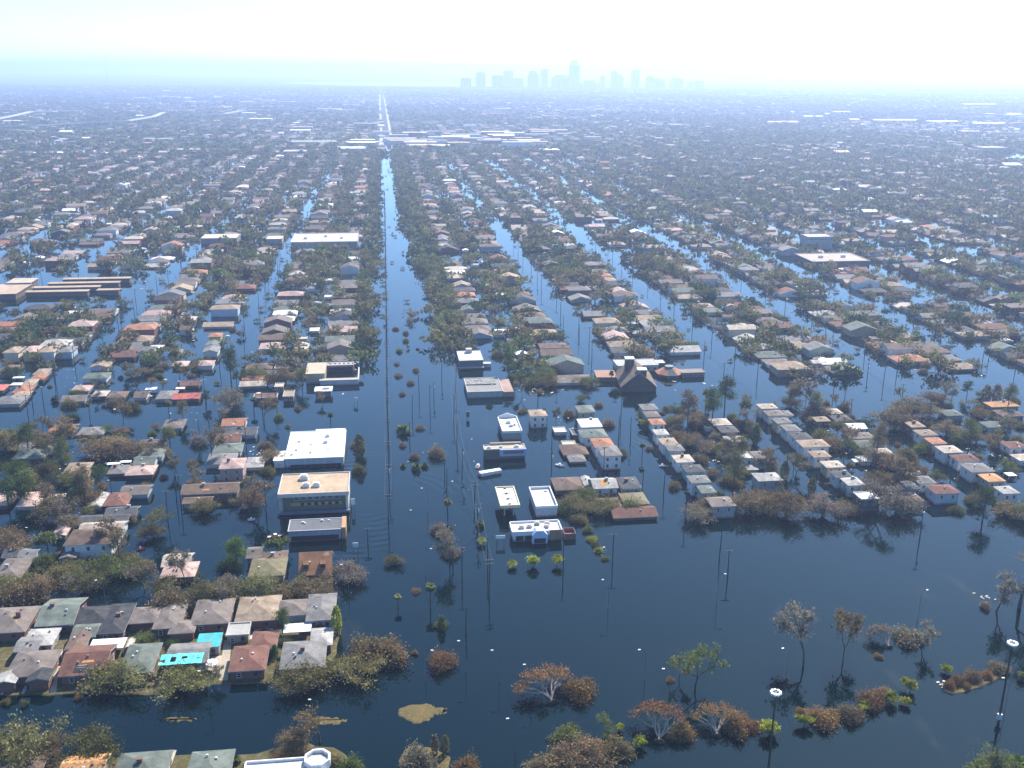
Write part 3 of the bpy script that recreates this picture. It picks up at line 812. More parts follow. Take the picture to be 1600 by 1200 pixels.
for r in [(4, 28, 552, 12, 5.4, 'hip', 'tan', 'cream'), (34, 56, 551, 12, 5.4, 'hip', 'pinkish', 'yellow'), (61, 84, 551, 12, 5.2, 'hip', 'tan', 'white'), (90, 112, 551, 11, 4.0, 'hip', 'grey', 'pale blue'),
          (-6, 18, 582, 12, 1.8, 'hip', 'brown', 'white'), (51, 71, 586, 10, 1.8, 'hip', 'tan', 'white'), (46, 67, 594, 9, 1.6, 'hip', 'terracotta', 'brick'), (32, 51, 603, 10, 1.7, 'hip', 'tan', 'white'),
          (18, 44, 614, 10, 1.7, 'hip', 'terracotta', 'tan'), (17, 41, 621, 8, 1.6, 'hip', 'tan', 'white'), (-10, 30, 632, 11, 1.8, 'hip', 'grey', 'grey'), (-20, 4, 611, 9, 1.4, 'hip', 'red', 'brick'), (140, 168, 575, 9, 2.2, 'gable_y', 'tan', 'pale blue'), (128, 166, 592, 9, 2.6, 'hip', 'green grey', 'white'),
          (110, 138, 612, 9, 1.5, 'hip', 'pinkish', 'white'), (142, 165, 620, 8, 1.5, 'hip', 'pale tan', 'dark'), (95, 132, 628, 9, 1.4, 'gable_x', 'brownish grey', 'grey'), (167, 194, 622, 9, 1.5, 'hip', 'brown', 'brown')]:
    HP(*r, Z_LF)
# --- cluster right of the boulevard
for r in [(904, 931, 645, 9, 4.6, 'hip', 'green grey', 'green'), (908, 942, 668, 10, 5.0, 'hip', 'white', 'white'), (909, 951, 684, 9, 4.4, 'hip', 'green grey', 'white'), (930, 962, 700, 10, 4.6, 'hip', 'terracotta', 'white'),
          (941, 973, 713, 10, 6.0, 'hip', 'grey', 'white'), (880, 921, 711, 11, 1.3, 'hip', 'brown', 'brown'), (890, 917, 722, 7, 1.0, 'hip', 'grey', 'grey'), (880, 903, 699, 6, 1.4, 'flat', 'pale tan', 'tan'), (866, 887, 677, 6, 1.4, 'flat', 'white', 'white'),
          (894, 911, 681, 7, 1.6, 'flat', 'dark grey', 'dark'), (868, 914, 766, 11, 1.8, 'hip', 'brown', 'brown'), (915, 926, 760, 8, 1.8, 'gable_y', 'pale grey', 'white'), (972, 1004, 764, 10, 2.6, 'hip', 'dark grey', 'grey'),
          (976, 1016, 789, 10, 1.0, 'hip', 'mossy brown', 'brown'), (958, 1030, 809, 8, 1.2, 'gable_x', 'reddish brown', 'brown'), (920, 975, 797, 9, 1.0, 'hip', 'brown', 'brown')]:
    HP(*r, Z_RC)
HP(927, 967, 764, 9, 2.6, 'gable_x', 'pale grey', 'white', Z_RC, extra=dict(patch=[(.3, .35, .36, .6, 'orange')]))
HP(829, 856, 651, 8, 5.6, 'hip', 'tan', 'white', Z_RC)
for r in [(1002, 1031, 641, 10, 4.6, 'hip', 'grey', 'grey'), (1008, 1034, 652, 9, 4.4, 'hip', 'brownish grey', 'green'), (1016, 1041, 664, 9, 4.8, 'hip', 'terracotta', 'white'), (1025, 1047, 680, 8.5, 4.8, 'hip', 'pale grey', 'white'), (1034, 1063, 695, 9, 5, 'hip', 'tan', 'white'),
          (1043, 1072, 705, 9, 4.6, 'hip', 'grey', 'teal'), (1055, 1088, 723, 9, 5, 'hip', 'pale tan', 'white'), (1070, 1103, 738, 9, 4.8, 'hip', 'dark grey', 'teal'), (1081, 1114, 755, 9, 5, 'hip', 'grey', 'white'), (1095, 1123, 771, 9, 4, 'hip', 'green grey', 'grey'), (1110, 1151, 792, 10, 4.4, 'hip', 'brownish grey', 'grey'),
          (1103, 1119, 671, 7, 1.8, 'flat', 'pale tan', 'white'), (1114, 1145, 665, 10, 3, 'hip', 'pale tan', 'dark'), (1126, 1157, 676, 10, 2.4, 'hip', 'dark grey', 'brick'), (1136, 1171, 691, 9, 2.0, 'hip', 'pale grey', 'tan'), (1157, 1180, 718, 9, 4.4, 'flat', 'white', 'white'), (1178, 1200, 717, 9, 4.4, 'hip', 'brownish grey', 'pale blue'),
          (1185, 1228, 752, 10, 4.6, 'hip', 'pale grey', 'grey'), (1168, 1190, 735, 8, 1.8, 'hip', 'pale grey', 'white')]:
    q_ = R.uniform(-2.5, 2.5); HP(r[0] + q_ + R.uniform(0, 2), r[1] + q_ - R.uniform(0, 3), r[2], r[3] * R.uniform(.64, .78), r[4] + R.uniform(-.5, .45), *r[5:], Z_R1)
for r in [(1185, 1216, 639, 9, 4.8, 'hip', 'pale tan', 'white'), (1200, 1229, 650, 9, 4.6, 'hip', 'brownish grey', 'white'), (1213, 1241, 662, 9, 4.8, 'hip', 'grey', 'cream'), (1228, 1256, 674, 9, 4.8, 'hip', 'grey', 'white'), (1241, 1271, 687, 9, 4.8, 'hip', 'dark grey', 'white'), (1253, 1299, 699, 10, 5, 'hip', 'tan', 'white'),
          (1270, 1302, 715, 9, 5, 'hip', 'tan', 'white'), (1287, 1322, 731, 9, 5, 'hip', 'pale tan', 'cream'), (1307, 1338, 747, 9, 4.8, 'hip', 'dark grey', 'white'), (1327, 1357, 759, 9, 4.6, 'hip', 'pale grey', 'white'), (1344, 1379, 782, 9, 4.2, 'flat', 'white', 'dark'),
          (1222, 1240, 650, 8, 4, 'hip', 'grey', 'white'), (1274, 1299, 659, 8, 2, 'hip', 'tan', 'brown'), (1298, 1322, 647, 9, 2.4, 'hip', 'pale tan', 'green'), (1302, 1334, 658, 10, 2.4, 'hip', 'dark grey', 'dark'), (1325, 1355, 671, 9, 2.6, 'gable_x', 'white', 'white'), (1328, 1372, 686, 10, 2.4, 'hip', 'brownish grey', 'dark'),
          (1342, 1387, 699, 10, 2, 'hip', 'green grey', 'dark'), (1346, 1366, 723, 7, 1.8, 'flat', 'white', 'white'), (1376, 1404, 712, 9, 2, 'hip', 'pale tan', 'brick')]:
    q_ = R.uniform(-2.5, 2.5); HP(r[0] + q_ + R.uniform(0, 2), r[1] + q_ - R.uniform(0, 3), r[2], r[3] * R.uniform(.64, .78), r[4] + R.uniform(-.5, .45), *r[5:], Z_R2)
for r in [(1421, 1448, 668, 9, 4.6, 'hip', 'tan', 'brown'), (1437, 1470, 681, 9, 4.8, 'hip', 'tan', 'white'), (1456, 1483, 694, 9, 4.4, 'hip', 'terracotta', 'grey'), (1473, 1508, 708, 9, 5, 'hip', 'pale tan', 'white'), (1496, 1538, 721, 9, 4.8, 'hip', 'reddish brown', 'white'), (1516, 1558, 738, 10, 4.6, 'hip', 'grey', 'white'),
          (1542, 1573, 753, 9, 4.4, 'hip', 'orange', 'tan'), (1568, 1600, 772, 9, 4.4, 'hip', 'pale grey', 'white'), (1413, 1447, 742, 9, 4.4, 'hip', 'pale tan', 'teal'), (1434, 1466, 756, 9, 4.2, 'hip', 'grey', 'white'), (1458, 1502, 772, 10, 4.2, 'hip', 'reddish brown', 'pale blue'), (1414, 1446, 784, 10, 2.6, 'hip', 'brown', 'white'),
          (1418, 1441, 765, 9, 2.6, 'hip', 'dark grey', 'grey'), (1393, 1417, 724, 9, 2.2, 'hip', 'grey', 'grey'), (1577, 1612, 701, 9, 3.4, 'hip', 'reddish brown', 'white'), (1568, 1606, 651, 12, 2.6, 'hip', 'brown', 'dark'), (1550, 1598, 636, 9, 1.8, 'hip', 'orange', 'tan'), (1480, 1510, 650, 10, 2, 'hip', 'green grey', 'grey'),
          (1545, 1582, 668, 10, 2.8, 'hip', 'green grey', 'pale blue'), (1590, 1625, 720, 9, 2.6, 'hip', 'pale tan', 'white')]:
    q_ = R.uniform(-2.5, 2.5); HP(r[0] + q_ + R.uniform(0, 2), r[1] + q_ - R.uniform(0, 3), r[2], r[3] * R.uniform(.64, .78), r[4] + R.uniform(-.5, .45), *r[5:], Z_R3)

# ------------------------------------------------------------------ the larger buildings along the boulevard
RESERVED = []     # (x0,x1,y0,y1) kept clear of scattered houses and trees
def base_from(x0, x1, ye, yb, h):
    """plan rectangle of a flat roof from its near edge (x0..x1 at ye) and far edge row yb, roof height h"""
    xa, ya = G((x0 + x1) / 2, ye, h); w = (x1 - x0) * dist(xa, ya, h) / FPX
    _, yf = G((x0 + x1) / 2, yb, h)
    d = max(4.0, yf - ya)
    RESERVED.append((xa - w/2 - 3, xa + w/2 + 3, ya - 3, ya + d + 3))
    return xa, ya, w, d

def rooftop_unit(parent, x, y, z, s=1.0, col=(.6, .6, .58)):
    mb = MB(); mb.box(-1.1*s, 1.1*s, -.9*s, .9*s, 0, 1.2*s); mb.box(-.7*s, .7*s, -.6*s, .6*s, 1.2*s, 1.45*s); mb.box(-1.18*s, 1.18*s, -.98*s, .98*s, -.001, .12)
    return mb.build('roof_unit', MAT['metal'], parent, col, (x, y, z))

def flat_building(name, label, cat, x0, x1, ye, yb, h, roofc, wallc, parapet=.5, capc=None, units=(), win_front=0, fascia=None, group=None):
    x, y, w, d = base_from(x0, x1, ye, yb, h)
    t = empty(name, (x, y, 0)); tag(t, label, cat, group)
    mb = MB(); mb.box(-w/2, w/2, .3, d, -2, h, bottom=False); mb.build('wall', MAT['wall'], t, wallc)
    mb = MB(); mb.box(-w/2 - .2, w/2 + .2, .1, d + .2, h, h + .2); mb.build('roof', MAT['flat'], t, roofc)
    if parapet > 0:
        mb = MB(); q = .3
        for (a, b, c, e) in ((-w/2 - .2, w/2 + .2, .1, .1 + q), (-w/2 - .2, w/2 + .2, d + .2 - q, d + .2), (-w/2 - .2, -w/2 - .2 + q, .1 + q, d + .2 - q), (w/2 + .2 - q, w/2 + .2, .1 + q, d + .2 - q)):
            mb.box(a, b, c, e, h + .2, h + .2 + parapet)
        mb.build('parapet', MAT['trim'], t, capc or wallc)
    for (u, v, s) in units: rooftop_unit(t, (u - .5) * w, v * d, h + .2, s)
    if fascia:
        mb = MB(); mb.box(-w/2 - .3, w/2 + .3, -.1, .298, h - fascia[0], h + .21); mb.build('fascia_band', MAT['trim'], t, fascia[1])
    for i in range(win_front):
        link('window', WIN['wide'], t, None, ((i + .5) / win_front * w - w/2, .298, max(h - 1.6, 1.0)))
    return t, w, d

# white commercial building
t, w, d = flat_building('commercial_building', 'large white flat roofed commercial building with rooftop vents left of the boulevard', 'building', 446, 536, 717, 675, 3.4, (.76, .76, .75), (.50, .53, .55), .25, (.75, .75, .74),
    units=((.16, .3, .5), (.18, .62, .5), (.1, .15, .5), (.42, .2, .45), (.4, .5, .4), (.66, .55, .8), (.68, .78, .8), (.72, .3, .3)))
mb = MB(); mb.box(-w/2 - 4.2, -w/2 - .3, .5, d * .32, -2, 2.9); mb.box(-w/2 - 4.6, -w/2 - .32, .2, d * .34, 2.9, 3.25, 0); mb.build('side_wing', MAT['flat'], t, (.74, .74, .73))
mb = MB(); mb.box(-w * .06, w/2 - .3, d + .3, d + 3.6, -2, 3.3); mb.build('rear_block', MAT['flat'], t, (.72, .72, .71))
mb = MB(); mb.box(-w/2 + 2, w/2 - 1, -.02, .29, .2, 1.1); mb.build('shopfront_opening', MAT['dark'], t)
for i in range(10):
    mb = MB(); mb.box(-w/2 + .6 + i * (w - 1.2) / 9 - .12, -w/2 + .6 + i * (w - 1.2) / 9 + .12, .12, .295, 0, 3.3); mb.build('pilaster', MAT['trim'], t, (.58, .6, .62))
# tan office block
x, y, w, d = base_from(436, 543, 771, 741, 7.6)
t = empty('office_building', (x, y, 0)); tag(t, 'two storey office building with wide tan gravel roof and recessed dark front', 'building')
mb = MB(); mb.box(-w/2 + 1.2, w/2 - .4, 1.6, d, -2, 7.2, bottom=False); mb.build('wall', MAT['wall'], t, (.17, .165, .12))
mb = MB(); mb.box(-w/2, w/2, 0, d + .3, 7.2, 7.6, 1, 0); mb.build('roof', [MAT['flat'], MAT['trim']], t, (.44, .315, .205))
mb = MB()
for (a, b, c, e) in ((-w/2 - .2, w/2 + .2, -.3, -.002), (-w/2 - .2, w/2 + .2, d + .302, d + .6), (-w/2 - .3, -w/2 - .002, 0, d + .3), (w/2 + .002, w/2 + .3, 0, d + .3)): mb.box(a, b, c, e, 6.5, 7.95)
mb.build('parapet', MAT['trim'], t, (.50, .48, .44))
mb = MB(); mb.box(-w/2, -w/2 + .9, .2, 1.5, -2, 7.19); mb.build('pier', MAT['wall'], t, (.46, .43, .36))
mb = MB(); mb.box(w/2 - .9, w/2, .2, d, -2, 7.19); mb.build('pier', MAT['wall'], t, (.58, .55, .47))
mb = MB(); mb.box(-w/2 + 4, w/2 - 2.2, .4, 1.58, 3.0, 3.3); mb.build('balcony_floor', MAT['concrete'], t, (.34, .30, .2))
mb = MB(); mb.box(-w/2 + 4, w/2 - 2.2, .3, .398, 3.0, 4.2); mb.build('balcony_rail', MAT['trim'], t, (.33, .28, .13))
for i in range(7): link('window', WIN['wide'], t, None, (-w/2 + 6 + i * (w - 10) / 6, 1.598, 5.2))
for i in range(6):
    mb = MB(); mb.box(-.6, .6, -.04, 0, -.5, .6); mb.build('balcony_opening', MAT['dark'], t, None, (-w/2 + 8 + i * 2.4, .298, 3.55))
mb = MB(); mb.box(-w/2 - .6, w/2 + .4, -1.2, .18, .4, 1.15); mb.build('canopy', MAT['metal'], t, (.13, .17, .22))
rooftop_unit(t, -w * .17, d * .75, 7.6, 1.3); rooftop_unit(t, -w * .12, d * .36, 7.6, 1.1); rooftop_unit(t, w * .03, d * .36, 7.6, 1.1)
# low grey roof in front of it
t, w, d = flat_building('commercial_building', 'long low dark grey roofed building with orange end wall before the tan office', 'building', 451, 532, 830, 812, 3.6, (.115, .118, .125), (.30, .34, .40), .15, (.4, .42, .45), units=((.26, .7, .4), (.3, .62, .3), (.62, .8, .4), (.75, .8, .3)))
mb = MB(); mb.box(w/2 + .202, w/2 + 1.6, .2, d, -2, 4.4); mb.build('end_wall', MAT['wall'], t, (.42, .24, .12))
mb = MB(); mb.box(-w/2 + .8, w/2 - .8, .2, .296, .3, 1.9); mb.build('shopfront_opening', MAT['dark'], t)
# courtyard building further up
x, y, w, d = base_from(500, 560, 592, 567, 3.4)
t = empty('courtyard_building', (x, y, 0)); tag(t, 'courtyard building with tan block and white rimmed roofs left of the boulevard', 'building')
for nm, (a, b, c, e, hh, col) in dict(wall=(-w/2, w/2, 0, 3, 2.6, (.45, .5, .52)), rear_range=(-w/2, w/2 - 3, d - 5, d, 3.4, (.5, .2, .2)), tan_block=(-w/2 - 7, -w/2 + 2.2, 4.2, d - 5.2, 5.0, (.40, .33, .25))).items():
    mb = MB(); mb.box(a, b, c, e, -2, hh, bottom=False); mb.build('wall', MAT['wall'], t, col)
    mb = MB(); mb.box(a - .25, b + .25, c - .25, e + .25, hh, hh + .3); mb.build('roof', MAT['flat'], t, (.45, .36, .26) if nm == 'tan_block' else (.38, .33, .28))
mb = MB(); mb.box(w/2 - .6, w/2, 3.3, d - 5.3, -2, 2.4); mb.build('side_wall', MAT['wall'], t, (.45, .45, .43))
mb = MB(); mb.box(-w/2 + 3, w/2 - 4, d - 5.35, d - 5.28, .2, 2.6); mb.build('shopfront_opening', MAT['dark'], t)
for i in range(8): rooftop_unit(t, -w/2 + 2 + i * 2.3, d - 2.5, 3.7, .5)
x, y = G(505, 612, 2.8); RESERVED.append((x - 7, x + 7, y - 3, y + 10))
t = empty('canopy_building', (x, y, 0)); tag(t, 'small white flat canopy roof with a dark roof unit beside the courtyard building', 'building')
mb = MB(); mb.box(-4.2, 4.2, 0, 7.5, 2.6, 3.1); mb.build('roof', MAT['flat'], t, (.76, .75, .73))
mb = MB(); mb.box(-3.6, 3.6, .7, 7, -2, 2.6, bottom=False); mb.build('wall', MAT['wall'], t, (.16, .15, .15))
mb = MB(); mb.box(-.4, 2.8, 2.6, 5.0, 3.1, 3.6); mb.build('roof_unit', MAT['metal'], t, (.32, .26, .22))
# right of the boulevard
t, w, d = flat_building('commercial_building', 'white roofed two storey box building with dark ribbed walls right of the boulevard', 'building', 718, 755, 564, 549, 4.6, (.60, .585, .57), (.13, .135, .14), .2, (.45, .44, .43))
mb = MB(); mb.box(-1.6, 1.6, d - 4.4, d - 1.2, 4.8, 7.0); mb.build('roof_house', MAT['wall'], t, (.42, .38, .34))
for i in range(13):
    mb = MB(); mb.box(-w/2 + .3 + i * (w - .6) / 12 - .1, -w/2 + .3 + i * (w - .6) / 12 + .1, .16, .298, 0, 4.55); mb.build('wall_rib', MAT['trim'], t, (.17, .17, .17))
mb = MB(); mb.box(-w/2 - .4, w/2 + .3, -1.0, .15, 1.0, 1.3); mb.build('canopy', MAT['trim'], t, (.45, .44, .42))
mb = MB(); mb.box(w/2 + .3, w/2 + 4.5, 3, 6.5, -2, 2.0); mb.build('side_porch', MAT['flat'], t, (.48, .43, .37))
t, w, d = flat_building('commercial_building', 'long building with littered grey roof and white edge beside the boulevard', 'building', 731, 786, 613, 591, 3.0, (.235, .225, .205), (.36, .38, .38), .22, (.44, .43, .4), units=((.1, .75, .3), (.3, .8, .4), (.75, .45, .3)))
mb = MB(); mb.box(-w/2, w/2 - 2, d * .5 - .15, d * .5 + .15, 3.2, 3.7); mb.build('roof_curb', MAT['trim'], t, (.16, .15, .14))
mb = MB(); mb.box(w/2 + .3, w/2 + 5.5, 1.5, d - .5, -2, 2.4); mb.build('side_wing', MAT['flat'], t, (.33, .22, .18))
deb = MB()
for i in range(46):
    a, b = R.uniform(-w/2 + 1, w/2 - 2), R.uniform(d * .52, d - .8); s = R.uniform(.15, .55); deb.box(a - s, a + s, b - s * .6, b + s * .6, 3.2, 3.2 + R.uniform(.05, .25))
tag(deb.build('roof_litter', MAT['wood'], t, (.30, .28, .25)), kind='stuff')
# restaurant with the pointed parapet
x, y, w, d = base_from(786, 815, 673, 651, 4.4)
t = empty('shop_building', (x, y, 0)); tag(t, 'small white walled shop with a pointed rear parapet and roof units', 'building')
mb = MB(); mb.box(-w/2, w/2, 0, d, -2, 3.7, bottom=False); mb.build('wall', MAT['wall'], t, (.34, .38, .36))
mb = MB(); mb.box(-w/2 - .02, w/2 + .02, -.02, d + .02, 3.7, 3.9); mb.build('roof', MAT['flat'], t, (.55, .53, .5))
mb = MB()
for (a, b, c, e) in ((-w/2 - .2, w/2 + .2, -.3, -.03), (-w/2 - .35, -w/2 - .03, -.02, d), (w/2 + .03, w/2 + .35, -.02, d)): mb.box(a, b, c, e, 3.4, 4.5)
mb.face([(-w/2 - .2, d + .05, 3.4), (w/2 + .2, d + .05, 3.4), (w/2 + .2, d + .05, 4.6), (0, d + .05, 6.2), (-w/2 - .2, d + .05, 4.6)]); mb.face([(-w/2 - .2, d + .4, 3.4), (-w/2 - .2, d + .4, 4.6), (0, d + .4, 6.2), (w/2 + .2, d + .4, 4.6), (w/2 + .2, d + .4, 3.4)])
mb.face([(-w/2 - .2, d + .05, 4.6), (0, d + .05, 6.2), (0, d + .4, 6.2), (-w/2 - .2, d + .4, 4.6)]); mb.face([(0, d + .05, 6.2), (w/2 + .2, d + .05, 4.6), (w/2 + .2, d + .4, 4.6), (0, d + .4, 6.2)])
mb.build('parapet', MAT['trim'], t, (.72, .70, .68))
for i in range(9):
    mb = MB(); xx = -w/2 + .2 + i * (w - .4) / 8; mb.box(xx - .08, xx + .08, -.12, -.001, 0, 3.39); mb.build('wall_rib', MAT['trim'], t, (.28, .33, .33))
rooftop_unit(t, -.3, d * .62, 3.9, .8); rooftop_unit(t, .3, d * .38, 3.9, .7); rooftop_unit(t, 2.0, d * .45, 3.9, .4, (.4, .2, .17))
# store with the blue front
t, w, d = flat_building('store_building', 'low store with tan roof and blue striped front wall beside the pointed parapet shop', 'building', 757, 821, 703, 696, 4.0, (.42, .36, .28), (.11, .10, .09), .3, (.4, .36, .3), units=((.12, .4, .6), (.42, .5, .5), (.8, .4, .7)))
mb = MB(); mb.box(-w * .13, w/2 + .35, -.7, .29, 1.5, 4.35); mb.build('sign_wall', MAT['trim'], t, (.33, .38, .62))
mb = MB(); mb.box(-w * .05, w/2 - .6, -.74, -.705, 2.5, 3.9); mb.build('sign_panel', MAT['trim'], t, (.20, .15, .09))
mb = MB(); mb.box(-w * .33, w/2 - 1, d + .25, d + 1.8, -2, 4.9); mb.build('rear_wall', MAT['wall'], t, (.23, .17, .12))
# gas station canopy
x, y = G(797, 790, 4.8); dd = 16.0; RESERVED.append((x - 8, x + 8, y - 4, y + 22))
t = empty('gas_station_canopy', (x, y, 0)); tag(t, 'white gas station canopy with striped rim standing on posts in the water', 'canopy')
mb = MB(); mb.box(-3.1, 3.1, 0, dd, 4.35, 4.75); mb.build('roof', MAT['flat'], t, (.66, .62, .52))
mb = MB()
for (a, b, c, e) in ((-3.5, 3.5, -.4, -.002), (-3.5, 3.5, dd + .002, dd + .4), (-3.5, -3.102, 0, dd), (3.102, 3.5, 0, dd)): mb.box(a, b, c, e, 4.1, 5.15)
mb.build('rim', MAT['trim'], t, (.56, .50, .30))
for i in range(3):
    mb = MB(); mb.box(-1.9, 1.9, 1.4 + i * 4.6, 4.6 + i * 4.6, 4.75, 4.95); mb.build('roof_panel', MAT['flat'], t, (.78, .77, .76))
for i in range(4): rooftop_unit(t, 0, 1 + i * 4.7, 4.75, .38, (.2, .19, .17))
for yy in (2.5, 8, 13.5):
    for xx in (-1.6, 1.6):
        mb = MB(); mb.box(xx - .22, xx + .22, yy - .22, yy + .22, -2, 4.34); mb.build('post', MAT['metal'], t, (.4, .4, .38))
# white walled roof with stained pit
t, w, d = flat_building('commercial_building', 'white box building with high parapets and stained sunken roof by the gas canopy', 'building', 838, 871, 795, 764, 3.2, (.50, .46, .43), (.52, .55, .60), .9, (.74, .73, .72), units=((.75, .85, .35),))
# fast food store
x, y, w, d = base_from(802, 877, 830, 815, 3.6)
t = empty('restaurant_building', (x, y, 0)); tag(t, 'white roofed restaurant with blue gabled entrance and brick end beside the red container', 'building')
mb = MB(); mb.box(-w/2, w/2, .3, d, -2, 2.9, bottom=False); mb.build('wall', MAT['wall'], t, (.62, .62, .62))
mb = MB(); mb.box(-w/2 - .2, w/2 + .2, 0, d + .2, 2.9, 3.2); mb.build('roof', MAT['flat'], t, (.74, .73, .70))
mb = MB()
for (a, b, c, e) in ((-w/2 - .2, w * .26, -.3, -.002), (-w/2 - .2, w/2 + .2, d + .202, d + .5), (-w/2 - .5, -w/2 - .202, 0, d), (w/2 + .202, w/2 + .5, 0, d)): mb.box(a, b, c, e, 2.3, 3.9)
mb.build('parapet', MAT['trim'], t, (.70, .69, .70))
mb = MB(); mb.box(w * .26, w/2 + .2, -.35, -.002, -2, 3.9); mb.build('brick_front', MAT['wall'], t, (.30, .185, .105))
xa, xb = -w * .12, w * .2
mb = MB(); mb.box(xa, xb, -2.0, -.302, -2, 3.0)
mb.face([(xa, -2.0, 3.0), (xb, -2.0, 3.0), (xb - 1.4, -2.0, 4.6), (xa + 1.4, -2.0, 4.6)]); mb.face([(xa, 1.5, 3.21), (xa, -2.0, 3.0), (xa + 1.4, -2.0, 4.6), (xa + 1.4, 1.5, 4.6)]); mb.face([(xb, -2.0, 3.0), (xb, 1.5, 3.21), (xb - 1.4, 1.5, 4.6), (xb - 1.4, -2.0, 4.6)]); mb.face([(xa + 1.4, -2, 4.6), (xb - 1.4, -2, 4.6), (xb - 1.4, 1.5, 4.6), (xa + 1.4, 1.5, 4.6)])
mb.build('entrance_gable', MAT['trim'], t, (.50, .56, .74))
for i in range(3):
    mb = MB(); mb.box(-w/2 + .9 + i * 3.0, -w/2 + 3.4 + i * 3.0, .2, .298, .2, 2.0); mb.build('shop_window', MAT['glass'], t)
mb = MB(); mb.box(xa + .6, xb - .6, -2.05, -2.002, .1, 1.9); mb.build('shop_window', MAT['glass'], t)
for (u, v) in ((.2, .5), (.37, .55), (.55, .8), (.72, .45), (.76, .75)): rooftop_unit(t, (u - .5) * w, v * d, 3.2, .75, (.42, .38, .33))
# red container, sign, trailer
x, y = G(891, 843); t = empty('dumpster', (x, y, 0)); tag(t, 'red lined open container standing in the water beside the white restaurant', 'container')
mb = MB(); mb.box(-1.9, 1.9, 0, .12, -1, 2.2); mb.box(-1.9, 1.9, 4.4, 4.52, -1, 2.2); mb.box(-1.9, -1.78, .12, 4.4, -1, 2.2); mb.box(1.78, 1.9, .12, 4.4, -1, 2.2); mb.build('body', MAT['metal'], t, (.20, .12, .10))
mb = MB(); mb.box(-1.77, 1.77, .13, 4.39, .2, .8); mb.build('load', MAT['tarp'], t, (.45, .07, .05))
x, y = G(766, 741); t = empty('semi_trailer', (x, y, 0), math.radians(18)); tag(t, 'white box trailer half sunk at a slant near the store with the blue front', 'trailer')
mb = MB(); mb.box(-4.4, 4.4, -1.2, 1.2, .1, 1.5); mb.build('box_body', MAT['metal'], t, (.78, .76, .74))
mb = MB(); mb.box(-4.42, 4.42, -1.25, 1.25, .3, .45); mb.build('side_rail', MAT['metal'], t, (.45, .2, .18))
mb = MB(); mb.box(-4.9, -4.42, -1.0, 1.0, .0, 1.1); mb.build('front_end', MAT['metal'], t, (.25, .1, .09))
mb = MB(); mb.box(-4.1, -.2, -1.1, 1.1, 1.5, 1.53); mb.box(.2, 4.1, -1.1, 1.1, 1.5, 1.53); mb.build('roof_panel', MAT['metal'], t, (.82, .80, .78))
def board_sign(px, py, htop, w, hh, label, col=(.75, .75, .75), legs=2):
    x, y = G(px, py); t = empty('street_sign_board', (x, y, 0)); tag(t, label, 'sign')
    for s in ((-1, 1) if legs == 2 else (0,)):
        mb = MB(); mb.tube([(s * w * .4, 0, -1), (s * w * .4, 0, htop - hh)], .09, 5); mb.build('post', MAT['pole'], t)
    mb = MB(); mb.box(-w/2, w/2, -.12, .12, htop - hh, htop); mb.build('panel', MAT['trim'], t, col)
    mb = MB(); mb.box(-w/2 - .08, w/2 + .08, -.14, .14, htop + .001, htop + .1); mb.build('cap', MAT['metal'], t, (.4, .4, .4))
board_sign(782, 851, 3.2, 3.0, 1.0, 'white sign board on two posts left of the white restaurant')
board_sign(556, 866, 4.0, 1.7, 1.6, 'square pale sign board on two posts right of the low grey roofed building', (.55, .58, .6))
board_sign(552, 800, 5.0, 1.3, 2.2, 'white upright sign board beside the tan office building')
board_sign(556, 632, 3.4, 2.0, 1.5, 'pale sign board standing in the boulevard below the small white canopy roof', (.66, .68, .7))
board_sign(731, 655, 3.6, 1.4, 2.6, 'dark upright sign on the right side of the boulevard', (.05, .08, .07), 1)
# church with steep roof
x, y = G(998, 612, 0); t = empty('church', (x, y, 0), math.radians(-6)); tag(t, 'brown church with steep roof and two white capped towers in the flood', 'church'); RESERVED.append((x - 18, x + 20, y - 6, y + 36))
mb = MB(); wall_part(mb, 'gable_y', 17, 24, 2.2, 7.8, oy=12); mb.build('wall', MAT['wall'], t, (.10, .08, .06))
mb = MB(); roof_part(mb, 'gable_y', 17, 24, 2.2, 7.8, oy=12); mb.build('roof', [MAT['roof'], MAT['fascia']], t, (.17, .125, .09))
for (xx, yy, hh) in ((1.5, 3.0, 10.4), (-3.0, 15.5, 12.4)):
    mb = MB(); mb.box(xx - 2.1, xx + 2.1, yy - 2.1, yy + 2.1, -2, hh); tw = mb.build('tower', MAT['wall'], t, (.10, .085, .065))
    mb = MB(); mb.box(xx - 2.35, xx + 2.35, yy - 2.35, yy + 2.35, hh + .001, hh + .5); mb.build('tower_cap', MAT['flat'], tw, (.70, .65, .63))
mb = MB(); mb.box(-19, -8.8, 16, 28, -2, 2.2); mb.build('side_hall', MAT['wall'], t, (.25, .12, .08))
mb = MB(); mb.box(-19.3, -8.82, 15.6, 28.4, 2.2, 2.6); mb.build('hall_roof', MAT['flat'], t, (.30, .17, .12))
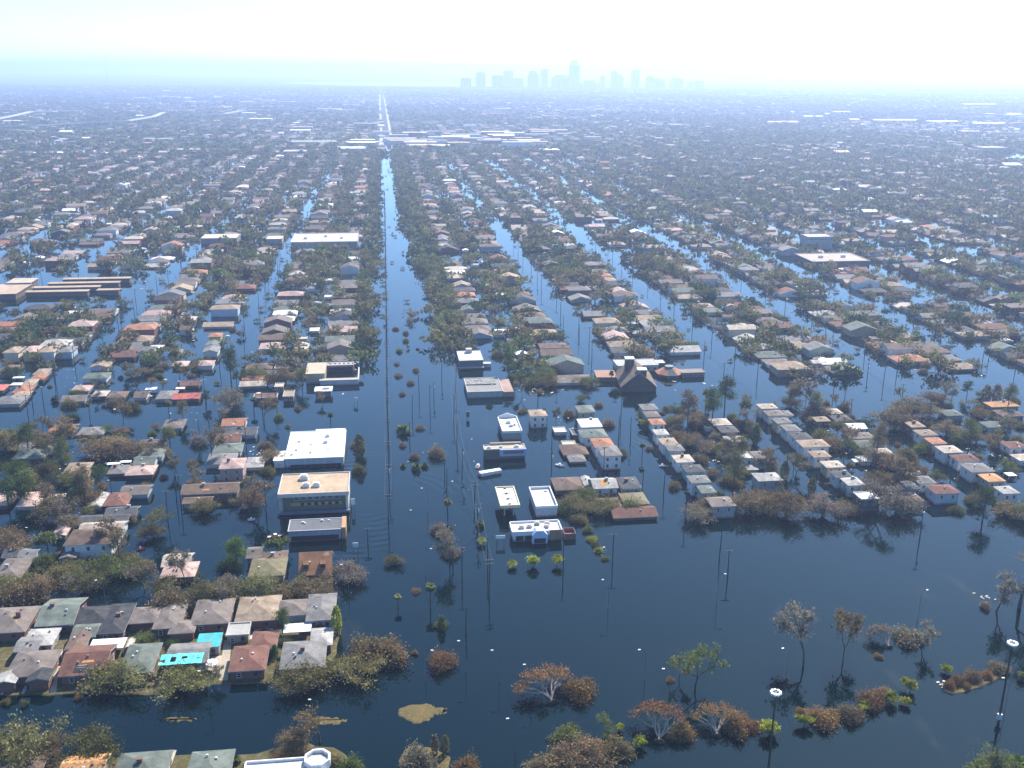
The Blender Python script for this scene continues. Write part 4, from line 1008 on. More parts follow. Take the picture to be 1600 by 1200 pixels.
# orange roofed pavilion beside it
x, y = G(1050, 592, 0); t = empty('pavilion', (x, y + 6, 0)); tag(t, 'round pavilion with orange roof panels and dark middle beside the church', 'building'); RESERVED.append((x - 26, x + 26, y - 4, y + 26))
mb = MB(); ring = [(6.4 * math.cos(k * math.pi / 4 + .39), 6.4 * math.sin(k * math.pi / 4 + .39)) for k in range(8)]; mb.prism(ring, -2, 2.0); mb.build('wall', MAT['wall'], t, (.12, .11, .10))
for k in range(8):
    a0, a1 = k * math.pi / 4 + .39, (k + 1) * math.pi / 4 + .39; mb = MB()
    p = [(7.4 * math.cos(a0), 7.4 * math.sin(a0), 1.9), (7.4 * math.cos(a1), 7.4 * math.sin(a1), 1.9), (2.4 * math.cos(a1), 2.4 * math.sin(a1), 4.6), (2.4 * math.cos(a0), 2.4 * math.sin(a0), 4.6)]
    mb.face(p); mb.face([(q[0], q[1], q[2] - .2) for q in reversed(p)]); mb.face([(p[0][0], p[0][1], 1.7), (p[1][0], p[1][1], 1.7), p[1], p[0]])
    mb.build('roof_panel', MAT['roof'], t, (.38, .18, .11) if k not in (2, 5) else (.10, .13, .12))
mb = MB(); mb.prism([(2.4 * math.cos(k * math.pi / 4 + .39), 2.4 * math.sin(k * math.pi / 4 + .39)) for k in range(8)], 4.5, 5.2); mb.build('lantern', MAT['metal'], t, (.07, .10, .10))
flat_building('school_building', 'white flat roofed hall with windows behind the church', 'building', 965, 1030, 572, 562, 3.6, (.36, .36, .33), (.42, .40, .34), .2, (.5, .5, .47), win_front=6)
flat_building('hall_building', 'dark hall with a long white roof behind the orange pavilion', 'building', 1018, 1040, 568, 563, 3.0, (.74, .74, .72), (.06, .07, .07), .1)
flat_building('hall_building', 'long low brown walled hall right of the orange pavilion', 'building', 1066, 1102, 583, 577, 2.4, (.20, .18, .15), (.28, .18, .14), .1, win_front=4)
# school on the far left
x, y = G(40, 455, 3); RESERVED.append((x - 60, x + 75, y - 30, y + 75))
t = empty('school', (x, y, 0)); tag(t, 'long school with several parallel tan roofed wings standing in the flood at far left', 'school')
for (a, b, c, e, hh, col) in ((-60, -2, -14, 18, 4.0, (.42, .31, .22)), (-18, -2.3, 18.3, 34, 5.0, (.44, .36, .28)), (2, 42, -6, -1, 3.2, (.40, .30, .2)), (2, 46, 8, 13, 3.2, (.40, .29, .2)), (8, 56, 22, 27, 3.2, (.38, .28, .2)), (14, 60, 37, 42, 3.2, (.37, .28, .2)), (48, 62, -4, 1, 3.2, (.36, .27, .19))):
    mb = MB(); mb.box(a, b, c, e, -2, hh, bottom=False); wl_ = mb.build('wing_wall', MAT['wall'], t, (.17, .13, .10))
    mb = MB(); mb.box(a - .6, b + .6, c - .6, e + .6, hh, hh + .4); mb.build('wing_roof', MAT['flat'], t, col)
# larger roofs in the middle distance
flat_building('school_building', 'large white rimmed flat roofed building in the middle distance left of the boulevard', 'building', 455, 558, 379, 365, 6.5, (.48, .42, .35), (.30, .31, .30), .6, (.55, .52, .46), units=((.2, .4, 1.2), (.5, .6, 1.2), (.75, .4, 1.0)), win_front=12)
flat_building('warehouse_building', 'smaller flat tan roofed building in the middle distance left of the white rimmed one', 'building', 314, 369, 373, 366, 5, (.50, .42, .33), (.22, .22, .22), .3)
flat_building('school_building', 'wide low building with brown and white roof in the middle distance at right', 'building', 1268, 1362, 409, 396, 4.0, (.38, .30, .24), (.10, .10, .10), .5, (.55, .48, .4), units=((.3, .5, 1.5), (.7, .5, 1.5)))
flat_building('apartment_building', 'grey three storey block just behind the wide low building at right', 'building', 1262, 1303, 371, 366, 11, (.48, .42, .36), (.30, .32, .32), .5, win_front=9)
flat_building('warehouse_building', 'pale roofed shed among trees left of the boulevard beyond the white rimmed building', 'building', 416, 440, 374, 369, 4.5, (.52, .46, .36), (.35, .33, .28), .2)
# white villa at the bottom
x, y = G(440, 1204, 4.2); t = empty('villa', (x, y, 0)); tag(t, 'white flat roofed villa with an octagonal bay at the bottom edge of the picture', 'villa'); RESERVED.append((x - 12, x + 14, y - 8, y + 12))
mb = MB(); mb.box(-7.5, 5, -6, 3, -.5, 3.8, bottom=False); mb.build('wall', MAT['wall'], t, (.62, .60, .58))
mb = MB(); mb.box(-7.8, 5, -6, 3.2, 3.8, 4.1); mb.build('roof', MAT['flat'], t, (.60, .56, .53))
mb = MB()
for (a, b, c, e) in ((-7.9, 5.2, 3.202, 3.5), (-8.1, -7.802, -6, 3.2)): mb.box(a, b, c, e, 3.6, 4.7)
mb.build('parapet', MAT['trim'], t, (.74, .73, .72))
mb = MB(); mb.box(-1.5, 2.8, -4.4, -1.8, 4.1, 4.5); mb.build('skylight_curb', MAT['trim'], t, (.72, .71, .73))
mb = MB(); mb.box(-1.2, 2.5, -4.1, -2.1, 4.5, 4.53); mb.build('skylight', MAT['glass'], t)
cx, cy = 7.6, 2.2; ring = [(cx + 3.0 * math.cos(k * math.pi / 4 + .39), cy + 3.0 * math.sin(k * math.pi / 4 + .39)) for k in range(8)]
ri = [(cx + (p[0] - cx) * .84, cy + (p[1] - cy) * .84) for p in ring]
mb = MB(); mb.prism(ri, -.5, 4.6); bay = mb.build('bay', MAT['wall'], t, (.45, .42, .38))
mb = MB()
for k in range(8):
    p, q, p2, q2 = ring[k], ring[(k+1) % 8], ri[k], ri[(k+1) % 8]
    mb.face([(*p, 3.6), (*q, 3.6), (*q, 5.4), (*p, 5.4)]); mb.face([(*p, 5.4), (*q, 5.4), (*q2, 5.4), (*p2, 5.4)]); mb.face([(*q2, 3.6), (*p2, 3.6), (*p2, 5.4), (*q2, 5.4)])
mb.build('bay_parapet', MAT['trim'], bay, (.76, .75, .74))
mb = MB(); mb.box(5.002, 10.2, -6, -.9, -.5, 4.6); mb.build('side_wing', MAT['trim'], t, (.68, .67, .66))
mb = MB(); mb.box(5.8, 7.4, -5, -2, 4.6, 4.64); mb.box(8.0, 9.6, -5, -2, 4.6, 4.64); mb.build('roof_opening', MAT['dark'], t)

# ------------------------------------------------------------------ plants seen in the photograph
ZB = 'open water at the bottom'; ZD = 'dry block'; ZV = 'flooded boulevard'; ZP = 'lower right shore'
def PL(zone, rows):
    for r in rows: plant_px(*r[:5], zone)
PL(ZD, [(690, 1040, 'bush', 50, 'rust'), (606, 1030, 'bush', 62, 'brown'), (548, 1060, 'oak', 82, 'olive'), (575, 1030, 'bush', 60, 'brown'), (648, 1022, 'bush', 13, 'rust'), (472, 1072, 'oak', 88, 'olive'), (527, 990, 'column', 20, 'lime green'),
        (500, 980, 'bush', 32, 'dark green'), (442, 990, 'pine', 24, 'green'), (447, 1008, 'bush', 26, 'olive green'), (285, 1076, 'oak', 84, 'olive'), (192, 1074, 'oak', 92, 'olive'), (330, 1068, 'bare', 26, 'grey brown'), (145, 1072, 'bare', 30, 'grey brown'), (222, 1008, 'oak', 48, 'olive green'), (232, 1000, 'bush', 26, 'brown'),
        (317, 985, 'lowpalm', 22, 'green'), (270, 1012, 'bush', 22, 'green'), (510, 1050, 'bush', 30, 'olive'), (80, 985, 'bush', 16, 'olive green'), (430, 1000, 'bush', 18, 'olive green'), (130, 1000, 'bush', 20, 'brown'),
        (10, 1100, 'bush', 16, 'olive'), (38, 1102, 'bush', 14, 'olive green'), (122, 1092, 'bush', 14, 'orange brown'), (430, 1030, 'column', 12, 'green'), (348, 1000, 'column', 9, 'olive green')])
PL(ZB, [(142, 1188, 'oak', 95, 'dark olive'), (45, 1195, 'oak', 100, 'olive'), (85, 1185, 'oak', 60, 'brown'), (15, 1170, 'oak', 60, 'olive'), (365, 1192, 'lowpalm', 24, 'green'), (390, 1202, 'bush', 22, 'dark green'), (460, 1172, 'oak', 54, 'brown'), (500, 1160, 'bare', 40, 'brown'), (445, 1195, 'bush', 42, 'rust'), (520, 1198, 'bush', 34, 'olive'),
        (652, 1200, 'bush', 62, 'grey brown'), (680, 1178, 'column', 15, 'brown'), (696, 1178, 'column', 15, 'brown'), (730, 1205, 'bush', 42, 'rust'), (548, 1205, 'bush', 46, 'olive green'), (905, 1200, 'oak', 92, 'brown'), (858, 1205, 'bush', 60, 'brown'), (945, 1152, 'bare', 44, 'olive green'), (888, 1158, 'bush', 52, 'olive green'), (1000, 1168, 'lime', 28, 'lime green'), (968, 1142, 'lime', 18, 'lime green'), (962, 1175, 'bush', 56, 'brown'), (925, 1180, 'bush', 50, 'rust'),
        (862, 1096, 'fallen', 100, 'rust'), (1030, 1157, 'fallen', 88, 'red brown'), (1120, 1148, 'fallen', 84, 'rust'), (1388, 1010, 'fallen', 52, 'grey brown'), (905, 1085, 'bush', 50, 'rust'), (1150, 1140, 'bush', 50, 'rust'), (1065, 1150, 'bush', 44, 'rust'),
        (1087, 1078, 'bare', 70, 'olive green'), (1060, 1060, 'bare', 30, 'olive'), (1047, 1064, 'bush', 13, 'rust'), (1175, 1138, 'bush', 34, 'rust'), (1203, 1150, 'lime', 38, 'lime green'), (1255, 1042, 'bare', 50, 'grey brown'), (1318, 1038, 'bare', 62, 'brown'), (1438, 1012, 'bare', 42, 'grey brown'), (1420, 1000, 'bush', 46, 'grey brown'), (1372, 1027, 'bush', 15, 'rust')])
PL(ZP, [(1286, 1128, 'bush', 50, 'rust'), (1329, 1122, 'bush', 44, 'brown'), (1352, 1108, 'lime', 22, 'lime green'), (1362, 1100, 'bush', 40, 'red brown'), (1391, 1098, 'lime', 28, 'lime green'), (1378, 1085, 'bush', 30, 'brown'), (1416, 1102, 'lime', 22, 'lime green'), (1422, 1080, 'lime', 28, 'lime green'), (1256, 1134, 'lime', 28, 'lime green'), (1250, 1112, 'bush', 16, 'rust'),
        (1480, 1052, 'lime', 20, 'lime green'), (1497, 1068, 'bush', 26, 'rust'), (1518, 1062, 'bush', 30, 'brown'), (1541, 1058, 'bush', 24, 'rust'), (1560, 1048, 'bush', 28, 'brown'), (1483, 1074, 'bush', 22, 'red brown'), (1510, 1075, 'bush', 16, 'orange brown'), (1555, 955, 'bare', 52, 'grey brown'), (1592, 950, 'bare', 74, 'brown'), (1540, 950, 'bush', 18, 'grey brown'), (1597, 1062, 'lime', 18, 'olive green'),
        (1565, 1200, 'oak', 50, 'olive green'), (1592, 1198, 'lowpalm', 34, 'green'), (1530, 1208, 'bush', 44, 'olive green')])
PL(ZV, [(618, 882, 'oak', 31, 'dark olive'), (650, 925, 'bush', 15, 'brown'), (673, 950, 'palm', 18, 'olive green'), (622, 950, 'palm', 13, 'olive'), (690, 980, 'bush', 22, 'olive green'), (690, 984, 'column', 14, 'green'), (708, 880, 'bare', 36, 'grey brown'), (705, 868, 'bush', 30, 'grey brown'), (700, 806, 'palm', 15, 'olive'), (686, 832, 'bush', 28, 'grey brown'), (750, 822, 'lowpalm', 15, 'olive green'), (752, 850, 'lime', 18, 'lime green'),
        (800, 886, 'lime', 19, 'lime green'), (834, 886, 'lime', 25, 'lime green'), (870, 883, 'lime', 23, 'lime green'), (630, 676, 'lowpalm', 24, 'green'), (656, 670, 'bush', 14, 'grey brown'), (682, 712, 'bush', 30, 'brown'), (630, 730, 'lowpalm', 10, 'green'), (650, 734, 'lowpalm', 17, 'green'), (664, 730, 'lowpalm', 13, 'green'), (648, 716, 'bush', 17, 'brown'), (629, 697, 'bush', 12, 'grey brown'),
        (562, 718, 'column', 20, 'dark olive'), (560, 738, 'bush', 24, 'olive'), (564, 722, 'bush', 18, 'dark green'), (559, 698, 'bush', 20, 'brown'), (650, 580, 'bush', 11, 'brown'), (622, 588, 'bush', 14, 'grey brown'), (620, 570, 'bush', 9, 'brown'), (628, 617, 'bush', 11, 'brown'), (641, 600, 'bush', 11, 'brown'), (618, 515, 'bush', 11, 'brown'), (634, 522, 'bush', 10, 'olive'), (636, 545, 'column', 8, 'olive'), (624, 550, 'bush', 10, 'olive'), (653, 546, 'bush', 7, 'brown'), (642, 495, 'bush', 22, 'brown'), (640, 505, 'bush', 14, 'grey brown'),
        (575, 538, 'oak', 46, 'olive'), (572, 502, 'oak', 44, 'dark olive'), (577, 470, 'oak', 34, 'olive'), (680, 540, 'oak', 46, 'olive'), (690, 510, 'oak', 40, 'olive green'), (672, 492, 'oak', 30, 'olive'), (517, 665, 'palm', 11, 'dark green'), (765, 636, 'bush', 11, 'dark green'), (465, 640, 'bush', 13, 'brown'), (563, 600, 'bush', 9, 'dark green'), (850, 660, 'column', 12, 'dark green')])
PL(Z_LM, [(8, 700, 'oak', 60, 'olive'), (32, 770, 'pine', 26, 'green'), (45, 712, 'pine', 24, 'green'), (92, 720, 'bare', 40, 'brown'), (100, 745, 'pine', 28, 'olive green'), (14, 795, 'pine', 34, 'green'), (40, 790, 'pine', 30, 'green'), (25, 745, 'oak', 44, 'green'), (110, 755, 'oak', 40, 'olive green'), (175, 712, 'oak', 66, 'brown'), (205, 712, 'oak', 50, 'brown'), (150, 705, 'oak', 54, 'brown'), (226, 705, 'bush', 36, 'olive'), (255, 708, 'bush', 26, 'brown'), (60, 695, 'oak', 46, 'brown'), (25, 700, 'oak', 50, 'olive'),
          (128, 795, 'pine', 26, 'green'), (90, 810, 'oak', 66, 'brown'), (160, 762, 'bush', 17, 'orange brown'), (145, 786, 'bush', 36, 'brown'), (110, 825, 'oak', 40, 'brown'), (45, 758, 'bush', 40, 'brown'), (75, 738, 'bush', 36, 'dark olive'), (310, 695, 'bush', 26, 'grey brown'), (313, 700, 'bare', 22, 'grey brown'), (300, 762, 'bare', 30, 'grey brown'), (275, 735, 'bare', 30, 'grey brown'), (306, 760, 'bush', 26, 'orange brown'), (255, 747, 'bush', 14, 'brown'), (300, 727, 'bush', 18, 'brown'),
          (388, 800, 'bare', 52, 'brown'), (390, 790, 'oak', 44, 'brown'), (318, 800, 'oak', 40, 'olive'), (247, 842, 'bare', 46, 'olive'), (240, 840, 'oak', 40, 'dark olive'), (425, 722, 'oak', 36, 'brown'), (415, 700, 'bush', 24, 'brown'), (419, 740, 'bush', 26, 'olive'), (356, 638, 'oak', 56, 'grey brown'), (397, 642, 'palm', 12, 'dark green'), (362, 602, 'pine', 28, 'dark green'), (323, 634, 'pine', 12, 'dark green'), (265, 655, 'palm', 14, 'dark olive'), (112, 656, 'bush', 22, 'dark green'), (86, 628, 'lowpalm', 16, 'dark green'), (108, 635, 'bush', 26, 'olive'), (140, 650, 'palm', 9, 'dark olive'),
          (205, 640, 'bush', 28, 'dark olive'), (180, 634, 'bush', 30, 'brown'), (370, 890, 'pine', 32, 'green'), (360, 885, 'bush', 40, 'dark green'), (432, 866, 'lime', 38, 'olive green'), (545, 908, 'oak', 54, 'grey brown'), (402, 935, 'oak', 70, 'olive'), (322, 942, 'oak', 66, 'olive'), (252, 928, 'oak', 56, 'olive'), (365, 945, 'bare', 34, 'grey brown'), (172, 905, 'oak', 84, 'olive green'), (192, 885, 'oak', 48, 'dark olive'), (130, 922, 'oak', 60, 'olive'), (60, 930, 'oak', 70, 'brown'), (100, 935, 'bare', 36, 'grey brown'), (225, 920, 'bare', 40, 'grey brown'), (20, 860, 'oak', 60, 'brown'), (8, 840, 'bush', 40, 'brown'), (5, 925, 'oak', 50, 'olive'),
          (268, 955, 'bush', 70, 'brown'), (500, 932, 'oak', 60, 'brown'), (470, 925, 'bush', 40, 'olive'), (95, 905, 'oak', 56, 'olive'), (210, 895, 'oak', 50, 'olive'), (290, 915, 'bare', 34, 'grey brown'), (350, 935, 'oak', 60, 'brown'), (440, 935, 'bush', 44, 'brown'), (75, 862, 'lime', 44, 'olive green'), (20, 940, 'bush', 60, 'brown')])
PL(Z_RC, [(898, 800, 'oak', 50, 'olive'), (940, 800, 'oak', 54, 'olive'), (880, 800, 'bush', 30, 'olive green'), (912, 785, 'oak', 40, 'olive green'), (925, 845, 'bush', 16, 'lime green'), (936, 862, 'bush', 14, 'lime green'), (945, 874, 'bush', 13, 'olive green'), (930, 853, 'bush', 14, 'olive green'), (918, 830, 'bush', 18, 'olive green'), (905, 815, 'bush', 28, 'olive'), (970, 712, 'bush', 20, 'dark olive'), (950, 665, 'bush', 22, 'grey brown'), (868, 658, 'bare', 20, 'dark olive'), (888, 650, 'bush', 20, 'brown'), (985, 800, 'bush', 36, 'olive green'), (1005, 652, 'oak', 22, 'lime green'),
          (1003, 715, 'palm', 10, 'dark olive'), (1014, 702, 'bush', 14, 'grey brown'), (1053, 762, 'bush', 20, 'brown'), (900, 600, 'bush', 20, 'olive'), (955, 600, 'palm', 10, 'dark green'), (962, 615, 'bush', 16, 'dark green'), (855, 603, 'oak', 34, 'olive'), (830, 603, 'bush', 24, 'olive green')])
PL(Z_R1, [(1054, 648, 'oak', 26, 'olive green'), (1085, 662, 'oak', 40, 'brown'), (1100, 668, 'bush', 30, 'brown'), (1132, 645, 'pine', 28, 'dark green'), (1103, 632, 'palm', 15, 'dark olive'), (1163, 672, 'oak', 26, 'dark olive'), (1180, 695, 'column', 14, 'dark green'), (1075, 695, 'oak', 36, 'brown'), (1060, 685, 'bush', 26, 'brown'), (1130, 708, 'oak', 34, 'olive'), (1150, 742, 'oak', 36, 'olive green'), (1140, 755, 'bush', 34, 'dark olive'), (1165, 800, 'oak', 66, 'brown'), (1090, 812, 'oak', 48, 'grey brown'), (1120, 782, 'lime', 24, 'lime green'), (1195, 800, 'oak', 56, 'olive'), (1228, 805, 'oak', 70, 'brown'), (1205, 640, 'oak', 20, 'grey brown'), (1225, 748, 'column', 15, 'olive green'), (1100, 800, 'bush', 40, 'brown'), (1050, 665, 'bush', 26, 'olive'), (1105, 700, 'bush', 30, 'grey brown'), (1095, 720, 'bush', 24, 'brown'), (1190, 780, 'bush', 36, 'brown'), (1012, 668, 'lime', 26, 'lime green')])
PL(Z_R2, [(1236, 636, 'oak', 32, 'dark olive'), (1275, 650, 'bush', 40, 'grey brown'), (1270, 645, 'bare', 36, 'grey brown'), (1350, 668, 'oak', 34, 'dark green'), (1318, 715, 'bare', 40, 'brown'), (1300, 700, 'bush', 40, 'brown'), (1285, 685, 'bush', 36, 'olive'), (1265, 722, 'bush', 17, 'rust'), (1268, 770, 'column', 14, 'olive'), (1285, 805, 'oak', 56, 'grey brown'), (1328, 772, 'oak', 34, 'green'), (1372, 805, 'bare', 60, 'grey brown'), (1390, 765, 'bare', 56, 'brown'), (1385, 728, 'oak', 46, 'brown'), (1352, 735, 'bare', 44, 'grey brown'), (1320, 800, 'bush', 40, 'brown'), (1400, 800, 'oak', 56, 'grey brown'), (1370, 760, 'oak', 44, 'brown'), (1410, 755, 'oak', 36, 'olive')])
PL(Z_R3, [(1420, 652, 'oak', 56, 'brown'), (1450, 650, 'oak', 48, 'grey brown'), (1398, 668, 'oak', 56, 'brown'), (1480, 678, 'oak', 46, 'brown'), (1525, 692, 'oak', 40, 'brown'), (1535, 812, 'pine', 34, 'dark green'), (1530, 790, 'oak', 36, 'brown'), (1572, 805, 'oak', 50, 'brown'), (1602, 810, 'oak', 50, 'olive'), (1510, 622, 'pine', 16, 'dark green'), (1540, 628, 'column', 16, 'grey brown'), (1556, 628, 'column', 16, 'grey brown'), (1532, 652, 'oak', 28, 'brown'), (1580, 738, 'oak', 26, 'olive green'), (1588, 628, 'bush', 14, 'rust'), (1440, 705, 'bush', 36, 'olive green'), (1415, 715, 'bush', 36, 'olive'), (1500, 690, 'bush', 30, 'olive green'), (1560, 700, 'bush', 24, 'olive'), (1495, 800, 'bush', 26, 'olive green'), (1515, 785, 'bush', 18, 'dark olive'), (1590, 690, 'bush', 20, 'olive'), (1460, 628, 'oak', 40, 'brown')])
for p in PLANTS[:30]:
    if p['zone'] == ZD: p['z'] = .2

# ------------------------------------------------------------------ the street grid beyond: rows of houses and trees
R_BANKS = [120, 195, 268, 333, 400, 455, 515, 577, 640, 705, 770, 835, 900, 965, 1030, 1095, 1160]
BLOCKS = [(43, 102, 'first block right of boulevard'), ]
_nm = ['second', 'third', 'fourth', 'fifth', 'sixth', 'seventh', 'eighth', 'ninth', 'tenth', 'eleventh', 'twelfth', 'thirteenth', 'fourteenth', 'fifteenth', 'sixteenth', 'seventeenth']
for i in range(len(R_BANKS) - 1): BLOCKS.append((R_BANKS[i] + 2, R_BANKS[i+1] - 22, _nm[i] + ' block right of boulevard'))
BLOCKS.append((-75, -16, 'first block left of boulevard'))
for i in range(13): BLOCKS.append((-153 - 78 * i, -91 - 78 * i, _nm[i] + ' block left of boulevard'))
hand_h = [(q['x'], q['y'], max(q['w'], q['d'])) for q in HOUSES if q['hand']]
GRID = {}
def near_house(x, y, r):
    for (hx, hy, s) in hand_h:
        if abs(hx - x) < r + s * .5 and abs(hy - y) < r + s * .4: return True
    return False
def reserved(x, y, m=0.0):
    return any(a - m < x < b + m and c - m < y < d + m for a, b, c, d in RESERVED)
def in_view(x, y, m=60):
    if y < 60: return False
    px, py, k = PR(x, y); return -m < px < 1600 + m
ROOFW = ['grey'] * 7 + ['brownish grey'] * 7 + ['brown'] * 5 + ['dark grey'] * 4 + ['tan'] * 4 + ['pale tan'] * 3 + ['pale grey'] * 3 + ['green grey'] * 3 + ['reddish brown'] * 3 + ['pinkish'] * 3 + ['terracotta', 'mossy brown', 'white', 'charcoal']
WALLW = ['brick'] * 5 + ['white'] * 5 + ['cream', 'grey', 'grey', 'tan', 'tan', 'pale blue', 'green', 'pink']
XCROSS = {}
def cross_street(side, y):
    ys = (455, 640, 840, 1010, 1230, 1420, 1640) if side > 0 else (490, 700, 905, 1100, 1330, 1560, 1760)
    return any(abs(y - q) < 9 for q in ys[1:])
Y_FAR = 1900
def clump(x, y):
    return math.sin(x * .0041 + 1.3) * math.sin(y * .0027 + .4) + .6 * math.sin(x * .011 + y * .004) + .4 * math.sin(y * .013 - x * .006)
def fill_blocks():
    for (bx0, bx1, zn) in BLOCKS:
        right = bx0 > 0
        y = 462.0 if right else 498.0
        if zn.startswith('first block left'): y = 480
        while y < Y_FAR:
            y += R.uniform(14.2, 16.8)
            if not in_view((bx0 + bx1) / 2, y, 380): continue
            if cross_street(1 if right else -1, y): continue
            for cx, front in ((bx0 + R.uniform(9.5, 11.5), -1), (bx1 - R.uniform(9.5, 11.5), 1)):
                hx, hy = cx + R.uniform(-.8, .8), y + R.uniform(-1, 1)
                if R.random() < .13 or reserved(hx, hy, 7) or near_house(hx, hy, 6.5) or not in_view(hx, hy, 230): continue
                k = R.random()
                kind = 'hip' if k < .62 else ('gable_x' if k < .86 else 'gable_y')
                h = R.choice((1.3, 1.5, 1.7, 2.0, 2.0, 2.3)) if R.random() < .86 else R.uniform(3.8, 5.0)
                wings = ()
                if R.random() < .35: wings = ((front * -R.uniform(2, 4), R.uniform(5, 6.5), 6, 6, h - .15, 'hip_y', None),)
                house(hx, hy, R.uniform(13.5, 18), R.uniform(9.6, 12), h, kind, R.choice(ROOFW), R.choice(WALLW), zn, wings=wings)
            mx = (bx0 + bx1) / 2
            if R.random() < .5:
                sx, sy = mx + R.uniform(-8, 8), y + R.uniform(-4, 4)
                if not reserved(sx, sy, 5) and not near_house(sx, sy, 5) and in_view(sx, sy, 200):
                    house(sx, sy, R.uniform(4.5, 7.5), R.uniform(4, 6.5), R.uniform(1.2, 1.8), R.choice(('flat', 'gable_x', 'gable_y')), R.choice(('white', 'pale grey', 'pale tan', 'grey', 'white', 'reddish brown')), 'white', zn)
            # trees of the block
            if y > 1000:      # trees have come down over the farther streets
                for _ in range(R.choice((0, 0, 1, 1, 2))): plant_at(R.choice((bx0 - R.uniform(0, 12), bx1 + R.uniform(0, 12))), y + R.uniform(-8, 8), 'oak', R.uniform(7, 13), R.choice(('olive', 'dark olive', 'olive green', 'grey brown')), zn)
            for _ in range(int(R.choice((6, 7, 8, 9, 11)) * min(1.5, max(.5, 1 + .45 * clump(mx * 2.2, y * 3)))) if y > 560 else R.choice((5, 6, 7, 8))):
                u = R.random()
                if u < .52: tx = mx + R.gauss(0, 9)
                elif u < .88: tx = R.choice((bx0 + abs(R.gauss(1.5, 3)), bx1 - abs(R.gauss(1.5, 3))))
                else: tx = R.uniform(bx0, bx1)
                ty = y + R.uniform(-8, 8)
                if reserved(tx, ty, 3) or near_house(tx, ty, -2.0) or not in_view(tx, ty, 230): continue
                v = R.random()
                if v < .50: kd, w, tn = 'oak', R.uniform(8, 14.5), R.choice(('olive', 'olive', 'olive green', 'dark olive', 'brown', 'green', 'dark green'))
                elif v < .68: kd, w, tn = 'bare', R.uniform(6, 9), R.choice(('grey brown', 'brown', 'olive'))
                elif v < .86: kd, w, tn = 'bush', R.uniform(4, 8), R.choice(('brown', 'olive', 'grey brown', 'olive green', 'brown'))
                elif v < .96: kd, w, tn = 'pine', R.uniform(5, 7.5), R.choice(('dark green', 'green', 'dark olive'))
                else: kd, w, tn = 'column', R.uniform(2.6, 4), R.choice(('dark green', 'olive'))
                if ty > 700: w *= 1.14
                if min(tx - bx0, bx1 - tx) < 5: w *= .68
                if ty < 760 and abs(tx - mx) > 26 and R.random() < .3: continue
                plant_at(tx, ty, kd, w, tn, zn)
fill_blocks()
# smaller growth and broken trees between the nearer houses
for (xa, xb, ya, yb, n, zn) in [(122, 158, 315, 430, 44, Z_R1), (180, 212, 318, 430, 44, Z_R2), (234, 300, 318, 430, 56, Z_R3), (-150, -88, 300, 440, 56, Z_LM), (-220, -160, 300, 440, 26, Z_LM), (-74, -40, 380, 440, 9, Z_L1), (-74, -30, 455, 520, 12, Z_L1), (-150, -95, 470, 540, 22, Z_LF), (60, 100, 430, 500, 10, Z_RC), (-130, -60, 282, 312, 12, Z_LM)]:
    for _ in range(n):
        x, y = R.uniform(xa, xb), R.uniform(ya, yb)
        if reserved(x, y, 2) or near_house(x, y, -2.5): continue
        v = R.random()
        if v < .4: plant_at(x, y, 'bush', R.uniform(2.5, 5), R.choice(('brown', 'olive', 'grey brown', 'brown', 'olive green')), zn)
        elif v < .7: plant_at(x, y, 'bare', R.uniform(5, 8), R.choice(('grey brown', 'brown', 'olive')), zn)
        else: plant_at(x, y, R.choice(('oak', 'oak', 'pine')), R.uniform(4.5, 8), R.choice(('olive', 'brown', 'olive green', 'grey brown', 'green')), zn)
# stray trees and tops of shrubs out in the canal streets
for (bx0, bx1, zn) in BLOCKS[1:9] + BLOCKS[17:22]:
    y = 470.0
    while y < 1100:
        y += R.uniform(14, 46); x = bx1 + R.uniform(2, 17)
        if not reserved(x, y, 2) and in_view(x, y, 10): plant_at(x, y, R.choice(('bush', 'bush', 'bare', 'bare', 'column', 'oak')), R.uniform(2.2, 6), R.choice(('brown', 'olive', 'grey brown', 'dark olive', 'olive green')), zn)
# tree lines along both sides of the boulevard and a denser wood on the far right
y = 520.0
while y < Y_FAR:
    for x0 in (-13, 34, 40) if y < 760 else (-13, -9, 27, 33, 40) if y < 1000 else (-13, -8, 22, 28, 34, 40):
        if R.random() < .8 and not reserved(x0, y, 2): plant_at(x0 + R.uniform(-3, 4), y, 'oak', R.uniform(9, 15), R.choice(('olive', 'dark olive', 'olive green', 'dark green')), 'boulevard verges')
    if R.random() < .28: plant_at(14 + R.uniform(-9, 14), y, 'bush', R.uniform(2.5, 4.5), R.choice(('brown', 'olive')), 'boulevard middle strip')
    y += R.uniform(11, 17)
for _ in range(900):
    y = R.uniform(1050, 1900); x = R.uniform(.22, .62) * y + 60
    if in_view(x, y): plant_at(x, y, 'oak', R.uniform(9, 15), R.choice(('dark green', 'dark olive', 'green', 'olive green')), 'far wood')

# ------------------------------------------------------------------ labels and the split between things and mass
def number_group(items, word):
    by = {}
    for it in items: by.setdefault((word(it), it['zone']), []).append(it)
    for (w_, z_), its in by.items():
        its.sort(key=lambda q: q.get('d0', q.get('d')))
        for n, it in enumerate(its):
            it['label'] = (f"{w_}, nearest in the {z_}" if n == 0 else f"{w_}, {ordinal(n + 1)} nearest in the {z_}") if len(its) > 1 else f"lone {w_} in the {z_}"
def hword(q):
    st = 'tall ' if q['h'] >= 4 and q['z'] == 0 else ''
    base = 'shed' if max(q['w'], q['d']) < 8 else 'house'
    return f"{st}{q['roof']} {KW[q['kind']]} {base}"
_vis = [q for q in HOUSES if in_view(q['x'], q['y'], 30) and q['y'] > 150]
_side = [q for q in HOUSES if not in_view(q['x'], q['y'], 30)]
_vis.sort(key=lambda q: q['d0'])
H_IND, H_FAR = _vis[:300], _vis[300:] + _side
number_group(H_IND, hword)
